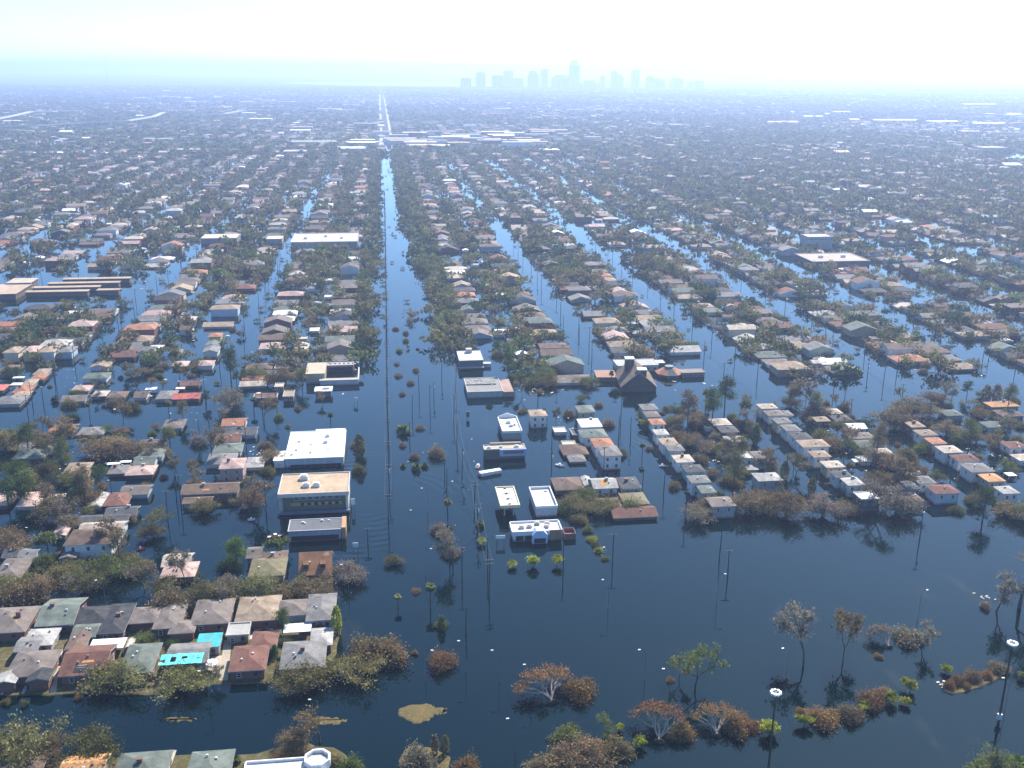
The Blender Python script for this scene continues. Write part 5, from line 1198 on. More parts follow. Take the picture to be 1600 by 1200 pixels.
for i, q in enumerate(H_IND):
    t = build_house(q, 2 if q['z'] > 0 else (1 if q['d0'] < 500 else 0))
    shed = max(q['w'], q['d']) < 8
    if shed: t.name = 'shed'
    tag(t, q['label'], 'shed' if shed else 'house', 'houses and sheds of the flooded streets')

def catof(p): return KINDWORD[p['kind']][2]
T_FAR = []
PLANTS.sort(key=lambda p: p['d'])
_seen = {}
T_IND = []
for p in PLANTS:
    if not in_view(p['x'], p['y'], 25):
        T_FAR.append(p); continue
    c = catof(p); _seen[c] = _seen.get(c, 0) + 1
    if _seen[c] <= 295: T_IND.append(p)
    else: T_FAR.append(p)
number_group(T_IND, lambda p: f"{p['tint']} {KINDWORD[p['kind']][1]}")
for p in T_IND:
    if p['zone'] == ZD and p['kind'] == 'oak': p['sz'] = .72
    if p['kind'] == 'fallen': p['sz'] = .74
    p['group'] = {'tree': 'trees standing in the flood', 'shrub': 'shrubs standing in the flood', 'palm tree': 'palms standing in the flood'}[catof(p)]
    build_plant(p)

# ------------------------------------------------------------------ the rest of the houses and trees, as masses
def rep_quads(base_q, base_v, inst):
    """base (n,4,3) and (n,3) tints repeated: inst = x,y,z,scale,zscale,rot,r,g,b"""
    n, m = len(base_q), len(inst)
    c, s = np.cos(inst[:, 5]), np.sin(inst[:, 5])
    q = np.broadcast_to(base_q[None], (m, n, 4, 3)).copy()
    x = q[..., 0] * inst[:, 3][:, None, None]; y = q[..., 1] * inst[:, 3][:, None, None]
    out = np.empty_like(q)
    out[..., 0] = x * c[:, None, None] - y * s[:, None, None] + inst[:, 0][:, None, None]
    out[..., 1] = x * s[:, None, None] + y * c[:, None, None] + inst[:, 1][:, None, None]
    out[..., 2] = q[..., 2] * inst[:, 4][:, None, None] + inst[:, 2][:, None, None]
    t = base_v[None] * inst[:, None, 6:9]
    return out.reshape(-1, 4, 3), t.reshape(-1, 3)
def lod_proto(n, ncl, leaf, rx=6.0, rz=5.2, z0=2.4, trunk=True):
    c, v, cl = clumped(n, ncl, rx, rx, rz, z0, .32, .5)
    q = leaf_quads(c, leaf); t = hue(v)
    if trunk:
        p0 = np.tile([[0, 0, -.6]], (5, 1)) + NR.normal(size=(5, 3)) * np.array([.3, .3, 0]); p1 = cl[:5] * np.array([.6, .6, .8])
        q = np.concatenate([q, twig_quads(p0, p1, .5)]); t = np.concatenate([t, np.tile([[.8, .7, .6]], (5, 1))])
    return q, t
def mass(name, plants, protos):
    groups = [[] for _ in protos]
    for p in plants:
        s = p['w'] / 12.5; c = TINT[p['tint']]; j = R.uniform(.8, 1.2)
        zs = s * R.uniform(.8, 1.25) * (1.55 if p['kind'] in ('pine', 'column') else 1.0)
        groups[R.randrange(len(protos))].append((p['x'], p['y'], p['z'], s, zs, R.uniform(0, 6.28), c[0] * j, c[1] * j, c[2] * j))
    qs, ts = [], []
    for (bq, bv), g_ in zip(protos, groups):
        if g_:
            a, b = rep_quads(bq, bv, np.array(g_)); qs.append(a); ts.append(b)
    me = quads_mesh(name, np.concatenate(qs), np.concatenate(ts), MAT['leaf'])
    return tag(link(name, me), kind='stuff')
NEAR = [p for p in T_FAR if p['d'] < 820]; MIDT = [p for p in T_FAR if p['d'] >= 820]
mass('tree_mass', NEAR, [lod_proto(210, 16, 1.08) for _ in range(4)])
mass('distant_tree_mass', MIDT, [lod_proto(34, 9, 2.3) for _ in range(5)])

def house_mass(name, hs):
    V, T = [], []
    for q in hs:
        x, y, w, d, h = q['x'], q['y'], q['w'] / 2, q['d'] / 2, q['h']; z0 = q['z']
        rc = np.array(ROOFC[q['roof']]) * R.uniform(.85, 1.15); wc = np.array(WALLC[q['wall']]) * R.uniform(.9, 1.05)
        def Q(*pts): V.append([(x + a, y + b, z0 + c) for a, b, c in pts])
        for (a, b) in (((-w,-d), (w,-d)), ((w,-d), (w,d)), ((w,d), (-w,d)), ((-w,d), (-w,-d))):
            Q((*a, -.8), (*b, -.8), (*b, h), (*a, h)); T.append(wc)
        w2, d2 = w + .5, d + .5
        r = rise_of(q)
        if q['kind'] == 'flat':
            Q((-w2,-d2,h), (w2,-d2,h), (w2,d2,h), (-w2,d2,h)); T.append(rc); continue
        if q['kind'] == 'gable_y' or (q['kind'] == 'hip' and w < d):
            e = d2 if q['kind'] == 'gable_y' else max(d2 - w2, .3)
            E1, E2 = (0, -e, h + r), (0, e, h + r)
            Q((w2,-d2,h), (w2,d2,h), E2, E1); Q((-w2,d2,h), (-w2,-d2,h), E1, E2); Q((-w2,-d2,h), (w2,-d2,h), E1, E1); Q((w2,d2,h), (-w2,d2,h), E2, E2)
            T += [rc, rc, rc if q['kind'] == 'hip' else wc, rc if q['kind'] == 'hip' else wc]
        else:
            e = w2 if q['kind'] == 'gable_x' else max(w2 - d2, .3)
            E1, E2 = (-e, 0, h + r), (e, 0, h + r)
            Q((-w2,-d2,h), (w2,-d2,h), E2, E1); Q((w2,d2,h), (-w2,d2,h), E1, E2); Q((w2,-d2,h), (w2,d2,h), E2, E2); Q((-w2,d2,h), (-w2,-d2,h), E1, E1)
            T += [rc, rc, rc if q['kind'] == 'hip' else wc, rc if q['kind'] == 'hip' else wc]
    me = quads_mesh(name, np.array(V, dtype=np.float32), np.array(T), MAT['tinted'])
    return tag(link(name, me), kind='stuff')
house_mass('house_mass', H_FAR)

# districts of the far city: woods and parks, suburbs, yards of big sheds
_cell = {}
def district(x, y):
    k = (int((x + 90 * math.sin(y * .004)) // 420), int((y + 70 * math.sin(x * .006)) // 520))
    if k not in _cell: _cell[k] = random.Random(k[0] * 7919 + k[1] * 104729 + 5).choice(('wood', 'suburb', 'suburb', 'suburb', 'suburb', 'sheds', 'thin', 'thin', 'wood'))
    return _cell[k]
# the city beyond the flood, 1.9 to 9 km out
far_t, far_h = [], []
def clump(x, y):
    return math.sin(x * .0041 + 1.3) * math.sin(y * .0027 + .4) + .6 * math.sin(x * .011 + y * .004) + .4 * math.sin(y * .013 - x * .006)
for _ in range(64000):
    y = 1880 + 7200 * R.random() ** 1.25; x = R.uniform(-.62, .88) * y
    if not in_view(x, y, 120) or (-10 < x < 34 and y > 1950): continue
    cl_ = clump(x, y); ds = district(x, y)
    if ds == 'sheds' and R.random() < .8: continue
    if ds == 'thin' and R.random() < .5: continue
    if cl_ > .7 and ds != 'wood' and R.random() < .7: continue
    if R.random() < .5 and (x + 400) % 78 < 12: continue
    far_t.append((x, y, .3, R.lognormvariate(0, .32) * (1 + y / 9000), R.uniform(.7, 1.15), R.uniform(0, 6.28), *(np.array(TINT[R.choice(('dark green', 'dark olive', 'olive', 'green', 'olive green'))]) * R.uniform(.75, 1.15))))
far_t = np.array(far_t)
fp = [lod_proto(13, 6, 4.0, trunk=False) for _ in range(4)]
qs, ts = [], []
for i, (bq, bv) in enumerate(fp):
    a, b = rep_quads(bq, bv, far_t[i::4]); qs.append(a); ts.append(b)
tag(link('far_wood', quads_mesh('far_wood', np.concatenate(qs), np.concatenate(ts), MAT['leaf'])), kind='stuff')
for _ in range(9500):
    y = 1900 + 6500 * R.random() ** 1.3; x = R.uniform(-.62, .88) * y
    if not in_view(x, y, 110) or (-14 < x < 40): continue
    x = round((x + 400) / 39) * 39 - 400 + 12
    if clump(x, y) < -.35 and R.random() < .8: continue
    ds = district(x, y)
    if ds == 'wood' and R.random() < .9: continue
    big = R.random() < (.4 if ds == 'sheds' else .02)
    if ds == 'sheds' and not big and R.random() < .6: continue
    far_h.append(dict(x=x, y=y, z=.3, w=R.uniform(30, 70) if big else R.uniform(12, 18), d=R.uniform(20, 40) if big else R.uniform(9, 13), h=R.uniform(6, 10) if big else R.uniform(3, 5), rise=None, kind='flat' if big else R.choice(('hip', 'gable_x')), roof=R.choice(('white', 'pale grey', 'pale tan', 'tan')) if big else R.choice(ROOFW), wall=R.choice(WALLW)))
house_mass('far_house_mass', far_h)

# ------------------------------------------------------------------ far roads, sheds, viaduct, skyline
def strip(name, pts, wd, z, col, kind='structure', lab=None, cat=None):
    mb = MB()
    for i in range(len(pts) - 1):
        (x0, y0), (x1, y1) = pts[i], pts[i+1]; L = math.hypot(x1 - x0, y1 - y0); nx, ny = -(y1 - y0) / L * wd / 2, (x1 - x0) / L * wd / 2
        mb.face([(x0 + nx, y0 + ny, z), (x0 - nx, y0 - ny, z), (x1 - nx, y1 - ny, z), (x1 + nx, y1 + ny, z)])
    return tag(mb.build(name, MAT['concrete'], None, col), lab, cat, None, kind)
strip('road', [(1, 1900), (3, 6500)], 7, .42, (.38, .37, .36)); strip('road', [(24, 1900), (26, 6500)], 6, .424, (.38, .37, .36))
for i, (y, xa, xb) in enumerate([(3180, -900, -4), (3600, 40, 560)]):
    strip('road', [(xa, y), (xb, y + 25)], 8, .428 + .004 * i, (.34, .33, .32))
for (px, py, w, d) in [(1235, 240, 60, 90), (1050, 216, 80, 120), (1000, 227, 40, 60), (650, 131, 1400, 1500)]:
    x, y = G(px, py); tag(sheet('pond', [(x + w * math.cos(a) * (1 + .15 * math.sin(3 * a)), y + d * math.sin(a)) for a in [k * math.pi / 10 for k in range(20)]], .46, MAT['water']), kind='structure')

def viaduct(label, pts, h, wd=14):
    t = empty('elevated_highway', (*pts[0], 0)); tag(t, label, 'highway'); ox, oy = pts[0]
    mb = MB()
    for i in range(len(pts) - 1):
        (x0, y0), (x1, y1) = pts[i], pts[i+1]; h0, h1 = h[i], h[i+1]
        L = math.hypot(x1 - x0, y1 - y0); nx, ny = -(y1 - y0) / L * wd / 2, (x1 - x0) / L * wd / 2
        A = [(x0 + nx - ox, y0 + ny - oy), (x0 - nx - ox, y0 - ny - oy), (x1 - nx - ox, y1 - ny - oy), (x1 + nx - ox, y1 + ny - oy)]; hh = [h0, h0, h1, h1]
        mb.face([(*p, z) for p, z in zip(A, hh)]); mb.face([(*p, z - 1.8) for p, z in zip(A, hh)][::-1])
        for a, b in ((0, 3), (1, 2)):
            q = [(*A[a], hh[a] - 1.8), (*A[b], hh[b] - 1.8), (*A[b], hh[b] + 1.0), (*A[a], hh[a] + 1.0)]; mb.face(q if a else q[::-1])
    mb.build('deck', MAT['concrete'], t, (.46, .45, .43))
    for i in range(len(pts) - 1):
        n = 5
        for k in range(n):
            f = (k + .5) / n; x = pts[i][0] * (1 - f) + pts[i+1][0] * f - ox; y = pts[i][1] * (1 - f) + pts[i+1][1] * f - oy; z = h[i] * (1 - f) + h[i+1] * f
            mb = MB(); mb.box(x - 1.2, x + 1.2, y - 1.2, y + 1.2, 0, z - 1.81); mb.build('pier', MAT['concrete'], t, (.36, .35, .34))
def gp(*q): return [G(a, b, 8) for a, b in q]
viaduct('long pale elevated highway curving across the far left distance', gp((270, 180), (320, 179), (350, 178), (380, 174), (420, 172), (480, 171), (560, 170)), [7, 8, 9, 11, 11, 9, 7])
viaduct('elevated highway ramp rising at the far left edge', gp((-20, 188), (20, 182), (50, 176), (90, 174), (130, 172)), [7, 10, 12, 10, 7])
viaduct('straight low elevated highway nearer than the curved one at far left', gp((-20, 197), (60, 196), (130, 192), (200, 189), (240, 183), (256, 176)), [7, 8, 9, 9, 10, 9])
for i, (x0, x1, py, lab) in enumerate([(496, 534, 171, 'long white roofed shed beside the boulevard in the far distance'), (212, 224, 181, 'bright white roofed shed at the end of the highway ramp'), (288, 297, 153, 'small bright roofed shed in the hazy distance at left'), (334, 346, 152, 'pinkish white roofed shed in the hazy distance left of the boulevard'),
        (254, 270, 142, 'long pale roofed shed just below the horizon at left'), (92, 112, 206, 'pale roofed hall among trees at far left'), (1365, 1440, 188, 'longest white roofed warehouse row at far right'), (1448, 1500, 190, 'second white roofed warehouse right of the longest one'), (1520, 1578, 193, 'slanted white roofed warehouse at far right edge'),
        (1256, 1288, 182, 'white roofed warehouse right of the skyline in the distance'), (1290, 1298, 178, 'smallest bright warehouse above the white roofed one'), (1302, 1330, 175, 'pinkish white roofed warehouse in the far distance at right'), (1328, 1345, 187, 'low white roofed warehouse left of the longest row'), (1200, 1250, 191, 'long pale pinkish roofed warehouse in the middle right distance'),
        (1503, 1562, 163, 'white roofed warehouse pair high on the hazy right side'), (1574, 1598, 178, 'pale roofed warehouse at the right edge in haze'), (1305, 1330, 238, 'orange roofed hall in the far wood at right'), (1570, 1600, 258, 'white roofed hall near the right edge in the far wood'),
        (527, 570, 232, 'long pale roofed school left of the boulevard in the distance'), (640, 668, 222, 'pale roofed school right of the boulevard in the distance'), (455, 525, 222, 'green field edged hall left of the boulevard in the distance'), (690, 735, 214, 'small pale parking deck right of the boulevard in the distance')]):
    h = 7.0; xa, ya = G((x0 + x1) / 2, py, h); w = (x1 - x0) * dist(xa, ya, h) / FPX; d = max(26, w * .28)
    t = empty('warehouse', (xa, ya, 0)); tag(t, lab, 'warehouse', 'pale roofed sheds in the distance')
    col = (.30, .33, .24) if 'green field' in lab else ((.60, .38, .26) if 'orange' in lab else ((.66, .56, .5) if 'pink' in lab else (.66, .65, .63)))
    mb = MB(); mb.box(-w/2, w/2, 0, d, 0, h, bottom=False); mb.build('wall', MAT['wall'], t, (.40, .40, .40))
    n = max(2, int(w / 40)); 
    for k in range(n):
        mb = MB(); a, b = -w/2 + w * k / n, -w/2 + w * (k + 1) / n - .6
        mb.face([(a, -.5, h + .01), (b, -.5, h + .01), (b, d / 2, h + 3), (a, d / 2, h + 3)]); mb.face([(b, d + .5, h + .01), (a, d + .5, h + .01), (a, d / 2, h + 3), (b, d / 2, h + 3)]); mb.build('roof', MAT['flat'], t, col)
# masts
for (px, pyb, pyt, lab) in [(170, 150, 88, 'tall thin radio mast against the sky at far left'), (315, 178, 138, 'pair of thin lattice masts rising above the far left suburbs'), (1487, 150, 137, 'small hazy mast on the horizon at right')]:
    x, y = G(px, pyb); k = dist(x, y); hh = (pyb - pyt) * k / FPX / math.cos(PITCH); hh = min(hh, 60 if pyb > 170 else 225)
    t = empty('radio_mast', (x, y, 0)); tag(t, lab, 'mast')
    for s in ((-7, 7) if 'pair' in lab else (0,)):
        mb = MB(); mb.tube([(s, 0, 0), (s, 0, hh)], [1.1, .45], 4); mb.build('mast', MAT['metal'], t, (.3, .3, .32))
# skyline, about nine kilometres off
SKY_ = [(751, 113, 13, 'narrow hazy tower at the left end of the skyline', 'spike'), (777, 119, 15, 'broad mid height hazy block second from the left of the skyline', 'flat'), (794, 112, 13, 'tall dark square hazy tower third from the left of the skyline', 'flat'), (809, 123, 14, 'low broad hazy block beside the third tower of the skyline', 'flat'),
        (833, 113, 15, 'paired hazy tower fourth from the left of the skyline', 'step'), (850, 110, 10, 'slim flat topped hazy tower just right of the paired tower', 'flat'), (878, 119, 28, 'wide hazy slab in front of the tallest tower', 'step'), (897, 97, 14, 'tallest hazy tower in the middle of the skyline', 'step'), (921, 126, 14, 'low hazy block right of the tallest tower', 'flat'), (941, 120, 7, 'small hazy tower between the tallest and the stepped towers', 'flat'),
        (959, 112, 9, 'hazy tower with pointed crown right of the middle of the skyline', 'spike'), (968, 118, 10, 'hazy stepped block attached right of the pointed crown tower', 'step'), (992, 111, 11, 'tall striped hazy slab tower right of the stepped block', 'flat'), (1015, 120, 11, 'hazy medium tower right of the striped slab', 'step'), (1029, 124, 16, 'broad hazy cluster block in the right part of the skyline', 'step'), (1057, 123, 18, 'broad low hazy block near the right end of the skyline', 'step'), (1078, 129, 9, 'small low hazy block near the right end of the skyline', 'flat'), (1092, 127, 12, 'last hazy tower at the right end of the skyline', 'flat'),
        (728, 123, 14, 'lowest hazy block at the left end of the skyline', 'flat'), (905, 130, 60, 'long low hazy podium below the tallest tower', 'flat')]
for (px, py, wp, lab, top) in SKY_:
    y = 8900 + R.uniform(-250, 250); 
    a = (px - 800) / FPX; x, _ = G(px, 138); x = x * y / _ if False else None
    dvec = FW + RT * ((px - 800.0) / FPX) - UP * ((138 - 600.0) / FPX); x = float(dvec[0] / dvec[1] * y)
    k = dist(x, y); w = wp * k / FPX
    base_py = PR(x, y, 0)[1]; hh = max(25.0, (base_py - py) * k / FPX / math.cos(PITCH)); hh = min(hh, 229)
    t = empty('tower_block', (x, y, 0), R.uniform(.25, .6)); tag(t, lab, 'tower', 'towers of the skyline')
    c = R.choice([(.30, .31, .33), (.36, .36, .36), (.26, .28, .31)])
    h1 = hh * (.84 if top == 'step' else (.9 if top == 'spike' else .97))
    mb = MB(); mb.box(-w/2, w/2, -w*.35, w*.35, 0, h1); mb.build('body', MAT['wall'], t, c)
    mb = MB()
    if top == 'spike': mb.prism([(w*.36*math.cos(q*math.pi/2+.785), w*.36*math.sin(q*math.pi/2+.785)) for q in range(4)], h1, hh * .96); mb.tube([(0, 0, hh * .96), (0, 0, hh)], 2.0, 4)
    elif top == 'step': mb.box(-w*.36, w*.30, -w*.25, w*.25, h1, hh)
    else: mb.box(-w*.3, w*.3, -w*.2, w*.2, h1, hh)
    mb.build('crown', MAT['wall'], t, c)
    n = max(3, min(7, int(w / 14)))
    for i in range(n):
        mb = MB(); xx = -w/2 + w * (i + .5) / n; mb.box(xx - w / n * .28, xx + w / n * .28, -w*.35 - .4, -w*.35 - .01, 8, h1 - 5); mb.build('window_strip', MAT['glass'], t)

# ------------------------------------------------------------------ dry ground of the foreground blocks, islands
def land_px(name, pts, z, mat):
    ring = [G(px, py, z) for px, py in pts]
    # rim sloping into the water
    cx = sum(p[0] for p in ring) / len(ring); cy = sum(p[1] for p in ring) / len(ring)
    mb = MB(); n = len(ring); out_ = []
    fine = []
    for i in range(n):
        a, b = ring[i], ring[(i + 1) % n]; L = math.hypot(b[0] - a[0], b[1] - a[1]); m = max(1, int(L / 3))
        for k in range(m):
            f = k / m; fine.append((a[0] + (b[0] - a[0]) * f + R.uniform(-.5, .5), a[1] + (b[1] - a[1]) * f + R.uniform(-.5, .5)))
    n = len(fine)
    for (x, y) in fine:
        dx, dy = x - cx, y - cy; L = math.hypot(dx, dy) + 1e-6; out_.append((x + dx / L * 1.3, y + dy / L * 1.3))
    mb.face([(x, y, z) for x, y in fine])
    for i in range(n):
        j = (i + 1) % n; mb.face([(*out_[i], -.25), (*out_[j], -.25), (*fine[j], z), (*fine[i], z)])
    o = mb.build(name, mat); tag(o, kind='structure'); return o
land_px('lawn', [(-60, 1087), (60, 1084), (130, 1083), (235, 1082), (330, 1066), (420, 1066), (500, 1056), (520, 1020), (528, 985), (525, 962), (440, 966), (300, 968), (150, 972), (40, 968), (-60, 975)], .2, MAT['lawn'])
land_px('lawn', [(-60, 1240), (-60, 1184), (60, 1186), (170, 1184), (350, 1181), (400, 1178), (470, 1160), (520, 1168), (560, 1195), (560, 1240)], .15, MAT['lawn'])
land_px('mud_island', [(1472, 1078), (1485, 1068), (1520, 1066), (1560, 1052), (1572, 1050), (1560, 1062), (1520, 1076), (1490, 1084)], .12, MAT['mudflat'])
def isle(px, py, w, h, z=.12):
    ph = [R.uniform(0, 6.28) for _ in range(3)]
    land_px('mud_island', [(px + w * math.cos(a) * (1 + .10 * math.sin(3 * a + ph[0]) + .07 * math.sin(5 * a + ph[1])), py - h * math.sin(a) * (1 + .12 * math.sin(2 * a + ph[2]) + .06 * math.sin(7 * a))) for a in [k * 6.2832 / 34 for k in range(34)]], z, MAT['mudflat'])
isle(652, 1113, 29, 12); isle(682, 1110, 14, 5, .1); isle(662, 1190, 36, 25); isle(508, 1126, 30, 5, .06); isle(282, 1124, 22, 2.2, .06)
# paths, drives and pools in the yards
def paving(name, pts, z, col, kind='structure'):
    mb = MB(); mb.face([(*G(px, py, z), z) for px, py in pts]); return tag(mb.build(name, MAT['concrete'], None, col), kind=kind)
paving('driveway', [(342, 1063), (356, 1063), (362, 1000), (350, 1000)], .206, (.36, .31, .24)); paving('driveway', [(78, 1082), (88, 1082), (92, 1040), (84, 1040)], .206, (.38, .33, .27)); paving('driveway', [(33, 1084), (38, 1084), (44, 1068), (40, 1068)], .206, (.45, .42, .38))
paving('driveway', [(0, 1086), (4, 1086), (10, 1068), (6, 1068)], .206, (.42, .39, .35)); paving('driveway', [(114, 1080), (128, 1080), (128, 1072), (120, 1072)], .207, (.36, .18, .13)); paving('driveway', [(257, 1195), (268, 1195), (276, 1172), (268, 1172)], .157, (.42, .36, .30))
paving('patio', [(57, 1041), (95, 1043), (98, 1016), (60, 1014)], .21, (.52, .42, .33)); paving('patio', [(388, 999), (424, 997), (428, 978), (400, 980)], .21, (.48, .44, .37)); paving('patio', [(325, 1048), (345, 1046), (347, 1024), (328, 1026)], .21, (.42, .35, .27))
for (pts, lab) in [([(66, 1031), (91, 1033), (88, 1022), (70, 1019)], 'dark filled swimming pool with pale paving behind the brown houses'), ([(396, 993), (418, 993), (424, 984), (412, 982), (402, 986)], 'curved dark swimming pool behind the tan roofed house')]:
    ring = [G(a, b, .3) for a, b in pts]; cx = sum(p[0] for p in ring) / len(ring); cy = sum(p[1] for p in ring) / len(ring)
    t = empty('swimming_pool', (cx, cy, .21)); tag(t, lab, 'pool'); rl = [(x - cx, y - cy) for x, y in ring]
    mb = MB(); n = len(rl)
    for i in range(n):
        a, b = rl[i], rl[(i+1) % n]; a2, b2 = (a[0]*1.14, a[1]*1.14), (b[0]*1.14, b[1]*1.14)
        mb.face([(*a2, .1), (*b2, .1), (*b, .1), (*a, .1)]); mb.face([(*a2, 0), (*b2, 0), (*b2, .1), (*a2, .1)])
    mb.build('coping', MAT['concrete'], t, (.66, .62, .56)); mb = MB(); mb.face([(x, y, .04) for x, y in rl]); mb.build('pool_water', MAT['water'], t)

def tilt_awning(px, py, w, d, h, col, label, name='awning', z=.2, mat='flat'):
    x, y = G(px, py, h + z); t = empty(name, (x, y, z)); tag(t, label, 'awning')
    n = max(3, int(w / 2.2))
    for i in range(n):
        mb = MB(); a = -w/2 + w * i / n; mb.box(a, a + w / n - .03, 0, d, h + .02 * (i % 2), h + .12 + .02 * (i % 2)); mb.build('roof_sheet', MAT[mat], t, col)
    for (a, b) in ((-w/2 + .15, .15), (w/2 - .15, .15), (-w/2 + .15, d - .15), (w/2 - .15, d - .15)):
        mb = MB(); mb.box(a - .07, a + .07, b - .07, b + .07, -.4, h - .001); mb.build('post', MAT['metal'], t, (.6, .6, .6))
tilt_awning(165, 1014, 9.0, 5.0, 2.3, (.76, .72, .72), 'long white awning roof with torn edge behind the brown house'); tilt_awning(464, 988, 7.5, 4.6, 2.3, (.78, .77, .76), 'ragged white awning roof beside the green shrubs'); tilt_awning(149, 1023, 6.0, 2.0, 2.4, (.70, .60, .66), 'narrow lilac white awning strip above the brown roof')
for (px, py, w, d, lab) in [(235, 609, 5.2, 4.0, 'white awning roof floating left of the red roofed house'), (281, 608, 4.2, 3, 'small white awning roof just above the red roofed house'), (447, 530, 9, 4, 'long white awning roof in the block left of the boulevard'), (170, 704, 3, 3, 'tilted white shed roof in the flooded field at left'), (195, 723, 4.5, 2.2, 'white awning strip in the flooded field at left'), (177, 726, 5, 2.2, 'pale awning strip beside the white one in the flooded field'),
                            (187, 707, 4.6, 1.8, 'pale narrow awning behind the tilted white shed roof'), (24, 602, 5, 4, 'bright white awning roof at the far left row'), (28, 591, 5.5, 2.5, 'white awning strip at the far left row'), (785, 517, 9, 4, 'long white awning in the first block right of the boulevard'), (805, 514, 6, 3, 'short white awning right of the long one in that block'), (1346, 722, 5.5, 3.4, 'white awning roof among bare trees in the second right row'), (1564, 693, 4, 3.6, 'white awning roof behind the third right row'), (1583, 744, 3.6, 3.6, 'white shed roof low in the third right row')]:
    tilt_awning(px, py, w, d, 1.4, (.76, .75, .73), lab, z=0.0)
# torn turquoise sheet laid on the roof, arched shed, parasol
x, y = G(284, 1030, 4.4); mb = MB()
for i in range(8):
    for j in range(4):
        a, b = -5.5 + i * 1.35, -2.2 + j * 1.25
        if R.random() < .22 and i < 5: continue
        mb.face([(a, b, R.uniform(0, .25)), (a + 1.3, b + R.uniform(-.1, .1), R.uniform(0, .25)), (a + 1.3, b + 1.2, R.uniform(0, .25)), (a, b + 1.2, R.uniform(0, .3))])
tag(mb.build('torn_tarp', MAT['tarp'], None, (.10, .55, .56), (x, y, 4.25)), 'torn turquoise tarpaulin flapping over the front row roof', 'tarpaulin')
x, y = G(203, 1021, .2); t = empty('arched_shed', (x, y, .2)); tag(t, 'small arched cream shed behind the long white awning', 'shed')
mb = MB(); N = 8; pr = [(1.7 * math.cos(math.pi * k / N), .5 + 1.7 * math.sin(math.pi * k / N)) for k in range(N + 1)]
for k in range(N): mb.face([(pr[k][0], 0, pr[k][1]), (pr[k][0], 4.5, pr[k][1]), (pr[k+1][0], 4.5, pr[k+1][1]), (pr[k+1][0], 0, pr[k+1][1])])
mb.build('roof', MAT['metal'], t, (.62, .54, .42)); mb = MB(); mb.face([(p[0], .05, p[1]) for p in reversed(pr)] + [(-1.7, .05, 0), (1.7, .05, 0)]); mb.face([(p[0], 4.45, p[1]) for p in pr] + [(-1.7, 4.45, 0), (1.7, 4.45, 0)]); mb.build('end_wall', MAT['wall'], t, (.35, .3, .24))
x, y = G(331, 1046, .2); t = empty('garden_parasol', (x, y, .2)); tag(t, 'white garden parasol on the patio beside the turquoise roof', 'parasol')
mb = MB(); mb.tube([(0, 0, 0), (0, 0, 2.6)], .05, 5); mb.build('pole', MAT['metal'], t, (.4, .4, .4)); mb = MB()
for k in range(8):
    a0, a1 = k * math.pi / 4, (k + 1) * math.pi / 4; p = [(1.7 * math.cos(a0), 1.7 * math.sin(a0), 2.15), (1.7 * math.cos(a1), 1.7 * math.sin(a1), 2.15), (0, 0, 2.75)]; mb.face(p); mb.face([(q[0], q[1], q[2] - .04) for q in reversed(p)])
mb.build('canopy', MAT['tarp'], t, (.82, .81, .82))

# ------------------------------------------------------------------ poles, wires, lamps
def pole_mesh(h):
    mb = MB(); mb.tube([(0, 0, -1.5), (0, 0, h)], [.2, .12], 6); return mb.mesh('pole', [MAT['pole']])
_arm = MB(); _arm.box(-1.25, 1.25, -.09, .09, 0, .16)
for xx in (-1.1, -.5, .5, 1.1): _arm.tube([(xx, 0, .16), (xx, 0, .38)], .06, 5)
ARM = _arm.mesh('cross_arm', [MAT['wood']])
_tr = MB(); _tr.tube([(0, 0, 0), (0, 0, 1.1)], .28, 8); TRAFO = _tr.mesh('transformer', [MAT['metal']])
POLES = []
POLE_M = {}
def pole(x, y, h, where, arms=1, lean=0.0, bare=False):
    hk = round(h); POLE_M.setdefault(hk, pole_mesh(hk))
    t = empty('utility_pole', (x, y, 0), R.uniform(-.15, .15)); t.rotation_euler[1] = lean
    link('pole', POLE_M[hk], t)
    if not bare:
        for k in range(arms): link('cross_arm', ARM, t, (.2, .18, .15), (0, .16, hk - .5 - 1.3 * k))
        if R.random() < .3: link('transformer', TRAFO, t, (.45, .46, .46), (.3, 0, hk - 3.2))
    POLES.append(dict(o=t, x=x, y=y, h=hk, zone=where, d=dist(x, y)))
    return t
LINE = []
yy = 318.0
while yy < 1250:
    x = -1.2 + .004 * (yy - 300) + R.uniform(-.3, .3); LINE.append((x, yy, 12)); pole(x, yy, 12.4, 'power line along the boulevard middle', 2); yy += R.uniform(24, 32)
LINE2 = []
for (px, py) in [(764, 930), (746, 838), (741, 800), (722, 745), (714, 700), (709, 655), (712, 610)]:
    x, y = G(px, py); LINE2.append((x, y, 11.5)); pole(x, y, 12, 'crooked pole line right of boulevard', 2, R.uniform(-.02, .04))
